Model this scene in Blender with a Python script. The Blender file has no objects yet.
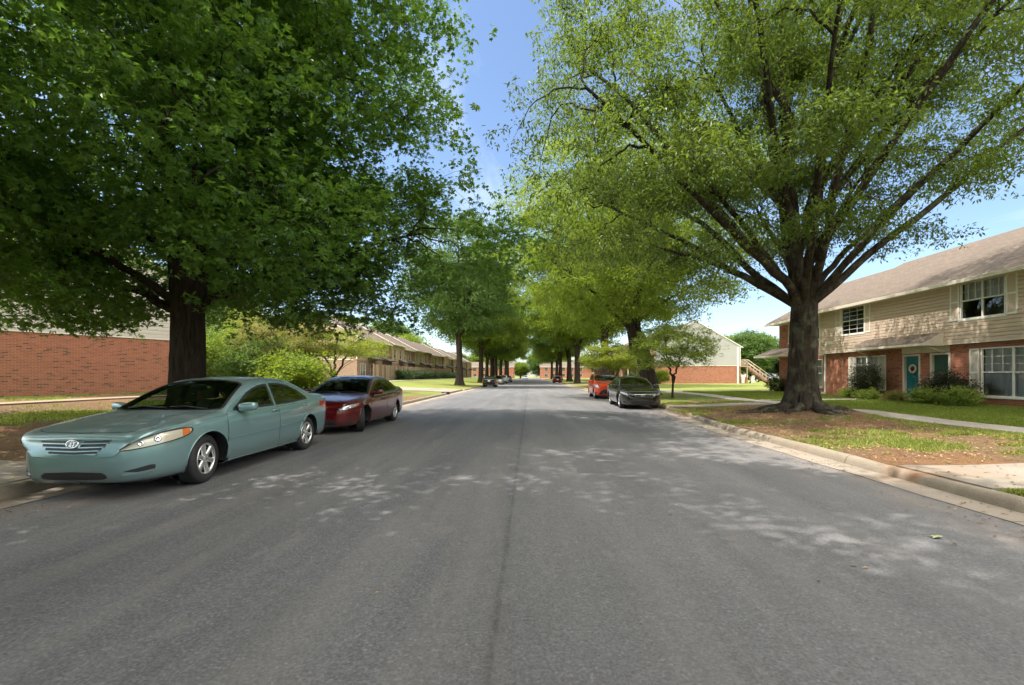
import bpy, bmesh, math, random
import numpy as np
from mathutils import Vector, Matrix
from mathutils.bvhtree import BVHTree
R = math.radians
rng = np.random.default_rng(7)
random.seed(7)
scn = bpy.context.scene
col = scn.collection
F_PX = 455.0; CAM_H = 1.45

# ------------------------------------------------------------------ object helpers
def link(o, parent=None):
    col.objects.link(o)
    if parent is not None: o.parent = parent
    return o
def tag(o, label=None, cat=None, group=None, kind=None):
    if label: o['label'] = label
    if cat: o['category'] = cat
    if group: o['group'] = group
    if kind: o['kind'] = kind
    return o
def empty(name, loc=(0, 0, 0), rz=0, label=None, cat=None, group=None):
    o = bpy.data.objects.new(name, None); o.empty_display_size = .3
    o.location = loc; o.rotation_euler = (0, 0, rz)
    link(o); tag(o, label, cat, group)
    return o
def copy_tree(o, parent=None):
    c = o.copy(); col.objects.link(c); c.parent = parent
    for ch in list(o.children): copy_tree(ch, c)
    return c

class MB:
    """mesh collector: verts, faces, uvs per corner, material index, smooth flag"""
    def __init__(s): s.v = []; s.f = []; s.uv = []; s.m = []; s.sm = []
    def quad(s, a, b, c, d, uv=None, m=0, sm=False):
        n = len(s.v); s.v += [tuple(a), tuple(b), tuple(c), tuple(d)]
        s.f.append((n, n+1, n+2, n+3)); s.uv.append(uv or [(0, 0), (1, 0), (1, 1), (0, 1)]); s.m.append(m); s.sm.append(sm)
    def poly(s, pts, uv=None, m=0, sm=False):
        n = len(s.v); s.v += [tuple(p) for p in pts]
        s.f.append(tuple(range(n, n+len(pts)))); s.uv.append(uv or [(p[0], p[2]) for p in pts]); s.m.append(m); s.sm.append(sm)
    def grid(s, P, uvs=None, m=0, sm=True, wrap=False, flip=False):
        """P[i][j] array (nu,nv,3)"""
        P = np.asarray(P, float); nu, nv = P.shape[:2]; n = len(s.v)
        s.v += [tuple(p) for p in P.reshape(-1, 3)]
        for i in range(nu - (0 if wrap else 1)):
            i2 = (i+1) % nu
            for j in range(nv-1):
                q = (n+i*nv+j, n+i2*nv+j, n+i2*nv+j+1, n+i*nv+j+1)
                if flip: q = q[::-1]
                s.f.append(q)
                if uvs is not None:
                    U = [uvs[i][j], uvs[i2][j], uvs[i2][j+1], uvs[i][j+1]]
                    if flip: U = U[::-1]
                    s.uv.append([tuple(x) for x in U])
                else: s.uv.append([(i, j), (i+1, j), (i+1, j+1), (i, j+1)])
                s.m.append(m); s.sm.append(sm)
    def box(s, x0, x1, y0, y1, z0, z1, m=0, T=None, sm=False):
        """axis box, box-mapped uvs in metres; T = optional function on points"""
        t = T or (lambda p: p)
        def q(a, b, c, d, ua, ub):
            P = [a, b, c, d]
            s.quad(*[t(p) for p in P], uv=[(p[ua], p[ub]) for p in P], m=m, sm=sm)
        q((x0, y0, z0), (x1, y0, z0), (x1, y0, z1), (x0, y0, z1), 0, 2)
        q((x1, y1, z0), (x0, y1, z0), (x0, y1, z1), (x1, y1, z1), 0, 2)
        q((x1, y0, z0), (x1, y1, z0), (x1, y1, z1), (x1, y0, z1), 1, 2)
        q((x0, y1, z0), (x0, y0, z0), (x0, y0, z1), (x0, y1, z1), 1, 2)
        q((x0, y0, z1), (x1, y0, z1), (x1, y1, z1), (x0, y1, z1), 0, 1)
        q((x0, y1, z0), (x1, y1, z0), (x1, y0, z0), (x0, y0, z0), 0, 1)
    def tube(s, pts, rad, n=8, m=0, cap=True, vscale=1.0):
        V, Fc = tube_arr(np.asarray(pts, float), np.asarray(rad, float), n)
        k = len(s.v); s.v += [tuple(p) for p in V]
        for f in Fc:
            s.f.append(tuple(int(i)+k for i in f)); s.uv.append([(0, 0)]*4); s.m.append(m); s.sm.append(True)
        if cap:
            L = len(pts)
            s.f.append(tuple(k+i for i in range(n))[::-1]); s.uv.append([(0, 0)]*n); s.m.append(m); s.sm.append(False)
            s.f.append(tuple(k+(L-1)*n+i for i in range(n))); s.uv.append([(0, 0)]*n); s.m.append(m); s.sm.append(False)
    def lathe(s, prof, n=32, m=0, axis='y', c=(0, 0, 0), sm=True):
        """prof list of (r, h) ; revolve about axis through c"""
        P = np.zeros((n, len(prof), 3))
        for i in range(n):
            a = 2*math.pi*i/n
            for j, (r, h) in enumerate(prof):
                if axis == 'y': P[i, j] = (c[0]+r*math.cos(a), c[1]+h, c[2]+r*math.sin(a))
                elif axis == 'z': P[i, j] = (c[0]+r*math.cos(a), c[1]+r*math.sin(a), c[2]+h)
                else: P[i, j] = (c[0]+h, c[1]+r*math.cos(a), c[2]+r*math.sin(a))
        s.grid(P, wrap=True, m=m, sm=sm)
    def build(s, name, mats, parent=None, merge=False, loc=None):
        me = bpy.data.meshes.new(name)
        me.from_pydata(s.v, [], s.f)
        uvl = me.uv_layers.new(name='UVMap')
        flat = [c for u in s.uv for p in u for c in p]
        uvl.data.foreach_set('uv', flat)
        if not isinstance(mats, (list, tuple)): mats = [mats]
        for mt in mats: me.materials.append(mt)
        me.polygons.foreach_set('material_index', s.m)
        me.polygons.foreach_set('use_smooth', s.sm)
        if merge:
            bm = bmesh.new(); bm.from_mesh(me)
            bmesh.ops.remove_doubles(bm, verts=bm.verts, dist=1e-4)
            bm.to_mesh(me); bm.free()
        me.update()
        o = bpy.data.objects.new(name, me)
        if loc: o.location = loc
        return link(o, parent)

def tube_arr(P, rad, n=6):
    L = len(P)
    T = np.gradient(P, axis=0); T /= (np.linalg.norm(T, axis=1, keepdims=True)+1e-9)
    ref = np.array([0, 0, 1.0]) if abs(T[0, 2]) < .9 else np.array([1.0, 0, 0])
    U = np.zeros_like(P); W = np.zeros_like(P)
    u = np.cross(ref, T[0]); u /= (np.linalg.norm(u)+1e-9)
    for i in range(L):
        u = u - T[i]*np.dot(u, T[i]); u /= (np.linalg.norm(u)+1e-9)
        U[i] = u; W[i] = np.cross(T[i], u)
    a = np.arange(n)/n*2*np.pi
    V = P[:, None, :] + rad[:, None, None]*(np.cos(a)[None, :, None]*U[:, None, :]+np.sin(a)[None, :, None]*W[:, None, :])
    V = V.reshape(-1, 3)
    i = np.arange(L-1)[:, None]*n; j = np.arange(n)[None, :]; j2 = (j+1) % n
    Fc = np.stack([i+j, i+j2, i+n+j2, i+n+j], -1).reshape(-1, 4)
    return V, Fc

def np_mesh(name, V, Q, mat, parent=None, smooth=False, attr=None, mats=None, midx=None, kind_tri=False):
    """V (n,3), Q (m,4) or (m,3) ints"""
    me = bpy.data.meshes.new(name)
    V = np.ascontiguousarray(V, np.float32); Q = np.ascontiguousarray(Q, np.int32)
    k = Q.shape[1]
    me.vertices.add(len(V)); me.vertices.foreach_set('co', V.ravel())
    me.loops.add(Q.size); me.loops.foreach_set('vertex_index', Q.ravel())
    me.polygons.add(len(Q)); me.polygons.foreach_set('loop_start', np.arange(0, Q.size, k, dtype=np.int32))
    me.polygons.foreach_set('use_smooth', np.full(len(Q), smooth))
    for mt in (mats or [mat]): me.materials.append(mt)
    if midx is not None: me.polygons.foreach_set('material_index', midx.astype(np.int32))
    if attr:
        for an, av in attr.items():
            A = me.attributes.new(an, 'FLOAT', 'POINT'); A.data.foreach_set('value', np.ascontiguousarray(av, np.float32))
    me.update(calc_edges=True); me.validate()
    o = bpy.data.objects.new(name, me)
    return link(o, parent)

# ------------------------------------------------------------------ noise
def _hash(ix, iy, seed):
    h = (ix*374761393 + iy*668265263 + seed*974634777) & 0xffffffff
    h = ((h ^ (h >> 13))*1274126177) & 0xffffffff
    return ((h ^ (h >> 16)) & 0xffff)/65535.0
def vnoise(x, y, seed=0):
    x = np.asarray(x, float); y = np.asarray(y, float)
    ix = np.floor(x).astype(np.int64); iy = np.floor(y).astype(np.int64)
    fx = x-ix; fy = y-iy; fx = fx*fx*(3-2*fx); fy = fy*fy*(3-2*fy)
    a = _hash(ix, iy, seed); b = _hash(ix+1, iy, seed); c = _hash(ix, iy+1, seed); d = _hash(ix+1, iy+1, seed)
    return (a*(1-fx)+b*fx)*(1-fy)+(c*(1-fx)+d*fx)*fy
def fbm(x, y, seed=0, o=4):
    s = 0; a = .5; t = 0
    for i in range(o):
        s = s+a*vnoise(x*2**i, y*2**i, seed+i*17); t += a; a *= .5
    return s/t
def sstep(a, b, x):
    t = np.clip((np.asarray(x, float)-a)/(b-a), 0, 1); return t*t*(3-2*t)

# ------------------------------------------------------------------ materials
def new_mat(name):
    m = bpy.data.materials.new(name); m.use_nodes = True
    nt = m.node_tree; nt.nodes.clear()
    out = nt.nodes.new('ShaderNodeOutputMaterial')
    return m, nt, out
class N:
    """tiny node helper"""
    def __init__(s, nt): s.nt = nt
    def n(s, typ, ins=None, **props):
        nd = s.nt.nodes.new('ShaderNode'+typ)
        for k, v in props.items(): setattr(nd, k, v)
        for k, v in (ins or {}).items():
            if isinstance(v, bpy.types.NodeSocket): s.nt.links.new(v, nd.inputs[k])
            else: nd.inputs[k].default_value = v
        return nd
    def ramp(s, fac, stops, interp='LINEAR'):
        nd = s.nt.nodes.new('ShaderNodeValToRGB'); nd.color_ramp.interpolation = interp
        e = nd.color_ramp.elements
        while len(e) > 1: e.remove(e[-1])
        e[0].position = stops[0][0]; e[0].color = c4(stops[0][1])
        for p, c in stops[1:]:
            q = e.new(p); q.color = c4(c)
        s.nt.links.new(fac, nd.inputs[0]); return nd.outputs[0]
    def mix(s, fac, a, b, blend='MIX'):
        nd = s.nt.nodes.new('ShaderNodeMix'); nd.data_type = 'RGBA'; nd.blend_type = blend
        for sock, v in ((nd.inputs[0], fac), (nd.inputs[6], a), (nd.inputs[7], b)):
            if isinstance(v, bpy.types.NodeSocket): s.nt.links.new(v, sock)
            elif sock == nd.inputs[0]: sock.default_value = v
            else: sock.default_value = c4(v)
        return nd.outputs[2]
    def math(s, op, a, b=0.0, clamp=False):
        nd = s.nt.nodes.new('ShaderNodeMath'); nd.operation = op; nd.use_clamp = clamp
        for i, v in enumerate((a, b)):
            if isinstance(v, bpy.types.NodeSocket): s.nt.links.new(v, nd.inputs[i])
            else: nd.inputs[i].default_value = v
        return nd.outputs[0]
    def noise(s, vec, scale, detail=4, rough=.55, dist=0):
        nd = s.n('TexNoise', {'Scale': scale, 'Detail': detail, 'Roughness': rough, 'Distortion': dist})
        if vec is not None: s.nt.links.new(vec, nd.inputs['Vector'])
        return nd.outputs['Fac']
    def bump(s, h, strength=.3, dist=.01):
        return s.n('Bump', {'Height': h, 'Strength': strength, 'Distance': dist}).outputs[0]
    def mapping(s, vec, scale=(1, 1, 1), loc=(0, 0, 0), rot=(0, 0, 0)):
        return s.n('Mapping', {'Vector': vec, 'Scale': scale, 'Location': loc, 'Rotation': rot}).outputs[0]
def c4(c): return (c, c, c, 1) if isinstance(c, (int, float)) else (tuple(c)+(1,) if len(c) == 3 else tuple(c))
def srgb(r, g, b):
    f = lambda v: (v/255/12.92) if v/255 <= .04045 else ((v/255+.055)/1.055)**2.4
    return (f(r), f(g), f(b))

def simple(name, color, rough=.6, metal=0.0, var=.12, scale=6.0, bump=0.0, coat=0.0, spec=.5, bscale=60):
    m, nt, out = new_mat(name); k = N(nt)
    tc = k.n('TexCoord').outputs['Object']
    f = k.noise(tc, scale, 5)
    c = c4(color)
    lo = tuple(x*(1-var) for x in c[:3]); hi = tuple(min(1, x*(1+var)) for x in c[:3])
    cc = k.ramp(f, [(.3, lo), (.7, hi)])
    b = k.n('BsdfPrincipled', {'Base Color': cc, 'Roughness': rough, 'Metallic': metal, 'Coat Weight': coat, 'Coat Roughness': .05, 'Specular IOR Level': spec})
    if bump:
        nt.links.new(k.bump(k.noise(tc, bscale, 3), bump, .01), b.inputs['Normal'])
    nt.links.new(b.outputs[0], out.inputs[0]); return m

def brick_mat(name, c1, c2, c3, mortar, bw=.205, bh=.068):
    m, nt, out = new_mat(name); k = N(nt)
    uv = k.n('UVMap').outputs[0]
    br = k.n('TexBrick', {'Vector': uv, 'Color1': c4(0.0), 'Color2': c4(1.0), 'Mortar': c4(.5), 'Scale': 1.0, 'Mortar Size': .006, 'Mortar Smooth': .2,
                          'Bias': 0.0, 'Brick Width': bw, 'Row Height': bh})
    colr = k.ramp(br.outputs['Color'], [(0.0, c3), (.10, c3), (.18, c1), (.6, c2), (1.0, c1)])
    big = k.noise(uv, .6, 4)
    colr = k.mix(k.math('MULTIPLY', big, .35), colr, c2)
    colr = k.mix(br.outputs['Fac'], colr, mortar)
    n2 = k.noise(uv, 40, 3)
    colr = k.mix(.25, colr, k.ramp(n2, [(.3, .25), (.7, .75)]), 'SOFT_LIGHT')
    b = k.n('BsdfPrincipled', {'Base Color': colr, 'Roughness': .9, 'Specular IOR Level': .2})
    h = k.math('SUBTRACT', 1.0, br.outputs['Fac'])
    nt.links.new(k.bump(h, .5, .006), b.inputs['Normal'])
    nt.links.new(b.outputs[0], out.inputs[0]); return m

def siding_mat(name, c):
    m, nt, out = new_mat(name); k = N(nt)
    uv = k.n('UVMap').outputs[0]
    st = k.noise(k.mapping(uv, (.5, .5, 1)), 1.0, 4)
    cc = k.ramp(st, [(.3, tuple(x*.94 for x in c)), (.7, tuple(min(1, x*1.03) for x in c))])
    b = k.n('BsdfPrincipled', {'Base Color': cc, 'Roughness': .55, 'Specular IOR Level': .35})
    nt.links.new(k.bump(k.noise(k.mapping(uv, (2, 30, 1)), 8, 3), .12, .004), b.inputs['Normal'])
    nt.links.new(b.outputs[0], out.inputs[0]); return m

def shingle_mat(name, c1, c2):
    m, nt, out = new_mat(name); k = N(nt)
    uv = k.n('UVMap').outputs[0]
    br = k.n('TexBrick', {'Vector': uv, 'Color1': c4(0.), 'Color2': c4(1.), 'Mortar': c4(0.), 'Scale': 1.0, 'Mortar Size': .006, 'Brick Width': .3, 'Row Height': .14, 'Bias': 0.})
    cc = k.ramp(br.outputs['Color'], [(0, c1), (1, c2)])
    cc = k.mix(k.math('MULTIPLY', k.noise(uv, .5, 5), .6), cc, tuple(x*.8 for x in c1))
    cc = k.mix(k.math('MULTIPLY', br.outputs['Fac'], .6), cc, tuple(x*.4 for x in c1))
    cc = k.mix(.3, cc, k.ramp(k.noise(uv, 120, 2), [(.3, .2), (.7, .8)]), 'SOFT_LIGHT')
    b = k.n('BsdfPrincipled', {'Base Color': cc, 'Roughness': .92, 'Specular IOR Level': .2})
    nt.links.new(k.bump(br.outputs['Color'], .4, .01), b.inputs['Normal'])
    nt.links.new(b.outputs[0], out.inputs[0]); return m

def leaf_mat(name, dark, light, trans=.35, rough=.45, spec=.4, backc=None):
    m, nt, out = new_mat(name); k = N(nt)
    r = k.n('Attribute', attribute_name='rnd').outputs['Fac']
    tc = k.n('TexCoord').outputs['Object']
    big = k.noise(tc, .55, 3)
    r = k.math('ADD', r, k.math('MULTIPLY', k.math('SUBTRACT', big, .5), 1.1), True)
    cc = k.ramp(r, [(0, dark), (.6, tuple((a+b)/2 for a, b in zip(dark, light))), (1, light)])
    b = k.n('BsdfPrincipled', {'Base Color': cc, 'Roughness': rough, 'Specular IOR Level': spec})
    tcol = k.mix(.6, cc, backc or (light[0]*2.2, light[1]*2.0, light[2]*.9))
    t = k.n('BsdfTranslucent', {'Color': tcol})
    mx = k.n('MixShader', {0: trans}); nt.links.new(b.outputs[0], mx.inputs[1]); nt.links.new(t.outputs[0], mx.inputs[2])
    nt.links.new(mx.outputs[0], out.inputs[0]); return m

def bark_mat(name, c1, c2, moss=None):
    m, nt, out = new_mat(name); k = N(nt)
    tc = k.n('TexCoord').outputs['Object']
    v = k.mapping(tc, (1, 1, .16))
    f = k.noise(v, 10, 8, .7, .9)
    cc = k.ramp(f, [(.32, c1), (.5, tuple((a+b)/2 for a, b in zip(c1, c2))), (.68, c2)])
    if moss:
        mo = k.ramp(k.noise(tc, 2.2, 5), [(.52, 0.0), (.62, 1.0)])
        cc = k.mix(k.math('MULTIPLY', mo, .4), cc, moss)
    b = k.n('BsdfPrincipled', {'Base Color': cc, 'Roughness': .95, 'Specular IOR Level': .15})
    nt.links.new(k.bump(f, 1.0, .08), b.inputs['Normal'])
    nt.links.new(b.outputs[0], out.inputs[0]); return m

def paint_mat(name, c, metal=.55, rough=.38, flake=.1, dust=None):
    m, nt, out = new_mat(name); k = N(nt)
    tc = k.n('TexCoord').outputs['Object']
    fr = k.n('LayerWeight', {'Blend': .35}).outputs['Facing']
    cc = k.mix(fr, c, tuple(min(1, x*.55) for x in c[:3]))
    if dust:
        nz = k.n('NewGeometry').outputs['Normal']
        up = k.n('SeparateXYZ', {0: nz}).outputs[2]
        d = k.math('MULTIPLY', k.ramp(up, [(.55, 0.0), (.95, 1.0)]), k.ramp(k.noise(tc, 3.5, 6, .65), [(.3, .15), (.75, .75)]))
        cc = k.mix(d, cc, dust)
        rg = k.math('ADD', k.math('MULTIPLY', d, .35), rough)
        cw = k.math('SUBTRACT', 1.0, k.math('MULTIPLY', d, .8))
    else: rg = rough; cw = 1.0
    # road grime along the lower panels and faint streaks
    zz = k.n('SeparateXYZ', {0: tc}).outputs[2]
    gm = k.math('MULTIPLY', k.ramp(zz, [(.2, 1.0), (.5, 0.0)]), k.ramp(k.noise(tc, 5, 6, .7), [(.3, .25), (.7, .9)]))
    cc = k.mix(k.math('MULTIPLY', gm, .45), cc, srgb(120, 110, 98))
    b = k.n('BsdfPrincipled', {'Base Color': cc, 'Roughness': rg, 'Metallic': metal, 'Coat Weight': cw, 'Coat Roughness': .04})
    pe = k.bump(k.noise(tc, 2.2, 2), .25, .01); nt.links.new(pe, b.inputs['Coat Normal'])
    nt.links.new(b.outputs[0], out.inputs[0]); return m

def glass_mat(name, tint=(.35, .4, .37), refl=1.0, rough=.01):
    m, nt, out = new_mat(name); k = N(nt)
    t = k.n('BsdfTransparent', {'Color': c4(tint)})
    g = k.n('BsdfGlossy', {'Color': c4(refl), 'Roughness': rough})
    fr = k.n('Fresnel', {'IOR': 1.55}).outputs[0]
    fr = k.math('ADD', k.math('MULTIPLY', fr, 1.0), .05, True)
    mx = k.n('MixShader', {0: fr}); nt.links.new(t.outputs[0], mx.inputs[1]); nt.links.new(g.outputs[0], mx.inputs[2])
    nt.links.new(mx.outputs[0], out.inputs[0]); return m

def concrete_mat(name, c, stain=(.30, .17, .09), joint=None, jstep=1.5, stain_amt=.5, axis=0):
    m, nt, out = new_mat(name); k = N(nt)
    uv = k.n('UVMap').outputs[0]; tc = k.n('TexCoord').outputs['Object']
    f = k.noise(tc, 1.1, 6, .6)
    cc = k.ramp(f, [(.3, tuple(x*.75 for x in c)), (.7, c)])
    cc = k.mix(.5, cc, k.ramp(k.noise(tc, 60, 3), [(.3, .3), (.7, .7)]), 'SOFT_LIGHT')
    s = k.ramp(k.noise(tc, .9, 6, .65, .4), [(.52, 0.0), (.68, 1.0)])
    cc = k.mix(k.math('MULTIPLY', s, stain_amt), cc, stain)
    if joint:
        u = k.n('SeparateXYZ', {0: uv}).outputs[axis]
        fr = k.math('FRACT', k.math('DIVIDE', u, jstep))
        j = k.math('LESS_THAN', k.math('ABSOLUTE', k.math('SUBTRACT', fr, .5)), .008/jstep*1.5)
        cc = k.mix(k.math('MULTIPLY', j, .75), cc, joint)
    b = k.n('BsdfPrincipled', {'Base Color': cc, 'Roughness': .9, 'Specular IOR Level': .2})
    nt.links.new(k.bump(k.noise(tc, 90, 4), .25, .006), b.inputs['Normal'])
    nt.links.new(b.outputs[0], out.inputs[0]); return m

M = {}
M['brick'] = brick_mat('orange_red_brick', srgb(176, 110, 86), srgb(154, 92, 72), srgb(104, 74, 62), srgb(172, 148, 128))
M['brick_tan'] = brick_mat('tan_mixed_brick', srgb(160, 128, 110), srgb(142, 106, 90), srgb(120, 96, 86), srgb(190, 176, 160))
M['siding_tan'] = siding_mat('tan_vinyl_siding', srgb(206, 184, 164))
M['siding_white'] = siding_mat('off_white_vinyl_siding', srgb(206, 200, 190))
M['siding_grey'] = siding_mat('pale_grey_vinyl_siding', srgb(172, 170, 166))
M['siding_beige'] = siding_mat('beige_vinyl_siding', srgb(178, 156, 130))
M['shingle'] = shingle_mat('brown_asphalt_shingle', srgb(104, 93, 83), srgb(122, 109, 98))
M['shingle_grey'] = shingle_mat('grey_asphalt_shingle', srgb(120, 112, 108), srgb(150, 140, 134))
M['white'] = simple('white_trim_paint', srgb(232, 228, 220), .5, var=.04)
M['cream'] = simple('cream_trim_paint', srgb(214, 204, 188), .5, var=.05)
M['panel'] = simple('soft_beige_shutter_panel', srgb(196, 186, 172), .55, var=.05)
M['teal'] = simple('teal_door_paint', srgb(30, 110, 118), .35, var=.06)
M['dark_green'] = simple('dark_green_door_paint', srgb(40, 78, 68), .4, var=.08)
M['dark'] = simple('dark_void', (.02, .02, .022), .8)
M['curtain'] = simple('white_sheer_curtain', srgb(228, 228, 226), .9, var=.05)
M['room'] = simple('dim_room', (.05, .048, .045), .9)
M['wglass'] = glass_mat('window_glass', (.88, .9, .9), .8)
M['wood'] = simple('weathered_pale_wood', srgb(178, 160, 138), .85, var=.2, scale=3, bump=.3)
M['wood_red'] = simple('brown_stained_wood', srgb(150, 118, 96), .85, var=.2, scale=3, bump=.3)
M['metal'] = simple('galvanised_metal', (.5, .5, .5), .35, 1.0)
M['brass'] = simple('brass', (.6, .42, .15), .3, 1.0)
M['bark'] = bark_mat('grey_brown_oak_bark', (.010, .008, .0065), (.088, .070, .053), srgb(112, 116, 96))
M['bark_dark'] = bark_mat('dark_oak_bark', (.016, .012, .009), (.075, .058, .045))
M['bark_far'] = bark_mat('far_tree_bark', (.02, .015, .012), (.085, .065, .05))
M['leaf_oak'] = leaf_mat('deep_green_oak_leaf', (.036, .100, .022), (.12, .225, .038), .48, .42, .5)
M['leaf_willow'] = leaf_mat('mid_green_willow_oak_leaf', (.034, .072, .018), (.135, .20, .036), .46, .42, .45)
M['leaf_mid'] = leaf_mat('bright_green_leaf', (.06, .12, .014), (.19, .26, .032), .5, .5, .35)
M['leaf_far'] = leaf_mat('soft_green_leaf', (.04, .10, .028), (.12, .19, .048), .42, .55, .3)
M['leaf_yellow'] = leaf_mat('yellow_green_leaf', (.09, .14, .02), (.22, .26, .04), .45, .5, .3)
M['leaf_pale'] = leaf_mat('pale_olive_leaf', (.10, .12, .035), (.23, .22, .08), .4, .55, .3)
M['leaf_shrub'] = leaf_mat('dark_glossy_shrub_leaf', (.02, .035, .015), (.06, .06, .03), .15, .35, .5)
M['leaf_bright'] = leaf_mat('lime_shrub_leaf', (.07, .13, .02), (.30, .38, .08), .35, .4, .4)
M['leaf_hedge'] = leaf_mat('dark_hedge_leaf', (.015, .04, .012), (.045, .085, .022), .2, .5, .3)
# ------------------------------------------------------------------ setting: terrain, road, kerbs, paths
def kr(y):   # right kerb face x
    y = np.asarray(y, float); return 5.18 + .62*sstep(11, 20, y)
def kl(y):   # left kerb face x (positive distance to the left)
    y = np.asarray(y, float); return 6.15 + .15*sstep(8, 30, y)
TREE_R = (8.8, 14.7); TREE_L = (-8.72, 11.6)
def terr(x, y):
    """height outside the kerbs"""
    x = np.asarray(x, float); y = np.asarray(y, float)
    dr = x-kr(y); dl = -x-kl(y)
    zr = .125 + .12*sstep(0, 5, dr) + .08*sstep(6, 14, dr)
    far = sstep(30, 60, y)
    zl = .125 + .12*sstep(0, 3, dl) + .33*sstep(3, 13, dl) + .32*far*sstep(1, 11, dl)
    z = np.where(x > 0, zr, zl)
    n = (fbm(x*.35, y*.35, 3)-.5)*.12
    edge = np.where(x > 0, sstep(.2, 1.5, dr), sstep(.2, 1.5, dl))
    z = z+n*edge*sstep(-6, 0, 12-np.abs(x))
    d = np.hypot(x-TREE_R[0], y-TREE_R[1]); z = z+.22*np.exp(-(d/1.7)**2)
    d = np.hypot(x-TREE_L[0], y-TREE_L[1]); z = z+.12*np.exp(-(d/1.5)**2)
    return z
def tz(x, y): return float(terr(x, y))
def grassf(x, y):
    """how grassy (1) or bare (0) each spot is"""
    x = np.asarray(x, float); y = np.asarray(y, float)
    n = fbm(x*.7, y*.7, 11, 5)
    dr = x-kr(y); dl = -x-kl(y)
    verge_r = (dr < 5.2)
    g = np.where(verge_r, .37, .95)
    g = np.where(verge_r & (y < 5.4), .8, g)
    g = g + np.where(verge_r, .35*sstep(2.0, 4.5, dr)*sstep(12, 8, y) - .25*np.exp(-((x-8.8)**2+(y-14.7)**2)/9), 0)
    g = np.where(verge_r & (y > 20), .62, g)
    gl = .34 + .30*sstep(7, 3, y)+.35*np.exp(-((x+12)**2+(y-13)**2)/6) + .45*sstep(12.5, 14.5, dl) + .45*sstep(24, 34, y)
    gl = gl - .4*np.exp(-((x+16.8)**2)/1.2)*sstep(30, 20, y)
    g = np.where(x > 0, g, gl)
    return np.clip(g + (n-.5)*1.2, 0, 1)

def axis_pts(segs):
    out = []
    for a, b, st in segs:
        k = max(1, int(round((b-a)/st))); out += list(np.linspace(a, b, k, endpoint=False))
    out.append(segs[-1][1]); return np.array(out)
ys = axis_pts([(-60, -8, 2.), (-8, 2.5, .5), (2.5, 24, .13), (24, 45, .45), (45, 120, 1.5), (120, 300, 6), (300, 900, 60)])
offR = axis_pts([(.0, 6.2, .13), (6.2, 16, .25), (16, 40, 1.0), (40, 120, 8), (120, 700, 60)])
offL = axis_pts([(.0, 8, .14), (8, 20, .3), (20, 45, 1.2), (45, 120, 8), (120, 700, 60)])
rows = []
for y in ys:
    xr = float(kr(y)); xl = -float(kl(y))
    xs = np.concatenate([(xl-.19-offL)[::-1], [xl-.18, -3, 0, 3, xr+.18], xr+.19+offR])
    rows.append(xs)
X = np.array(rows); Y = np.repeat(ys[:, None], X.shape[1], 1)
Z = terr(X, Y)
nL = len(offL); Z[:, nL:nL+5] = -.06
# fade beyond
Gm = grassf(X, Y)
Dry = np.clip(.15+.9*sstep(24, 40, Y)*np.where(X > 0, 1, .65)+(fbm(X*.5, Y*.5, 31)-.5)*.9, 0, 1)
nr, nc = X.shape
V = np.stack([X, Y, Z], -1).reshape(-1, 3)
i = np.arange(nr-1)[:, None]*nc; j = np.arange(nc-1)[None, :]
Q = np.stack([i+j, i+j+1, i+nc+j+1, i+nc+j], -1).reshape(-1, 4)
def ground_mat():
    m, nt, out = new_mat('lawn_and_dirt'); k = N(nt)
    tc = k.n('TexCoord').outputs['Object']
    g = k.n('Attribute', attribute_name='grass').outputs['Fac']
    dry = k.n('Attribute', attribute_name='dry').outputs['Fac']
    fine = k.noise(tc, 9, 6, .7); fine2 = k.noise(tc, 45, 4, .7)
    gg = k.math('ADD', g, k.math('MULTIPLY', k.math('SUBTRACT', fine, .5), 1.0))
    fac = k.ramp(gg, [(.34, 0.0), (.72, 1.0)])
    dirt = k.ramp(fine2, [(.3, srgb(84, 66, 50)), (.55, srgb(118, 96, 74)), (.75, srgb(150, 128, 102))])
    litter = k.ramp(k.n('TexVoronoi', {'Vector': tc, 'Scale': 16}).outputs['Distance'], [(.15, 1.0), (.3, 0.0)])
    dirt = k.mix(k.math('MULTIPLY', litter, .35), dirt, srgb(165, 132, 98))
    red = k.ramp(k.noise(tc, .8, 4), [(.45, 0.0), (.65, 1.0)])
    dirt = k.mix(k.math('MULTIPLY', red, .4), dirt, srgb(136, 92, 64))
    gr = k.ramp(fine2, [(.3, srgb(72, 92, 38)), (.7, srgb(122, 142, 62))])
    dr = k.ramp(fine2, [(.3, srgb(104, 112, 52)), (.7, srgb(146, 148, 84))])
    gr = k.mix(k.math('MULTIPLY', dry, .85), gr, dr)
    cc = k.mix(fac, dirt, gr)
    b = k.n('BsdfPrincipled', {'Base Color': cc, 'Roughness': .95, 'Specular IOR Level': .12})
    h = k.math('ADD', k.math('MULTIPLY', fine2, .6), k.math('MULTIPLY', fine, .6))
    nt.links.new(k.bump(h, .8, .05), b.inputs['Normal'])
    nt.links.new(b.outputs[0], out.inputs[0]); return m
gnd = np_mesh('ground', V, Q, ground_mat(), smooth=True, attr={'grass': Gm.reshape(-1), 'dry': Dry.reshape(-1)})
tag(gnd, kind='structure')

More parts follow.
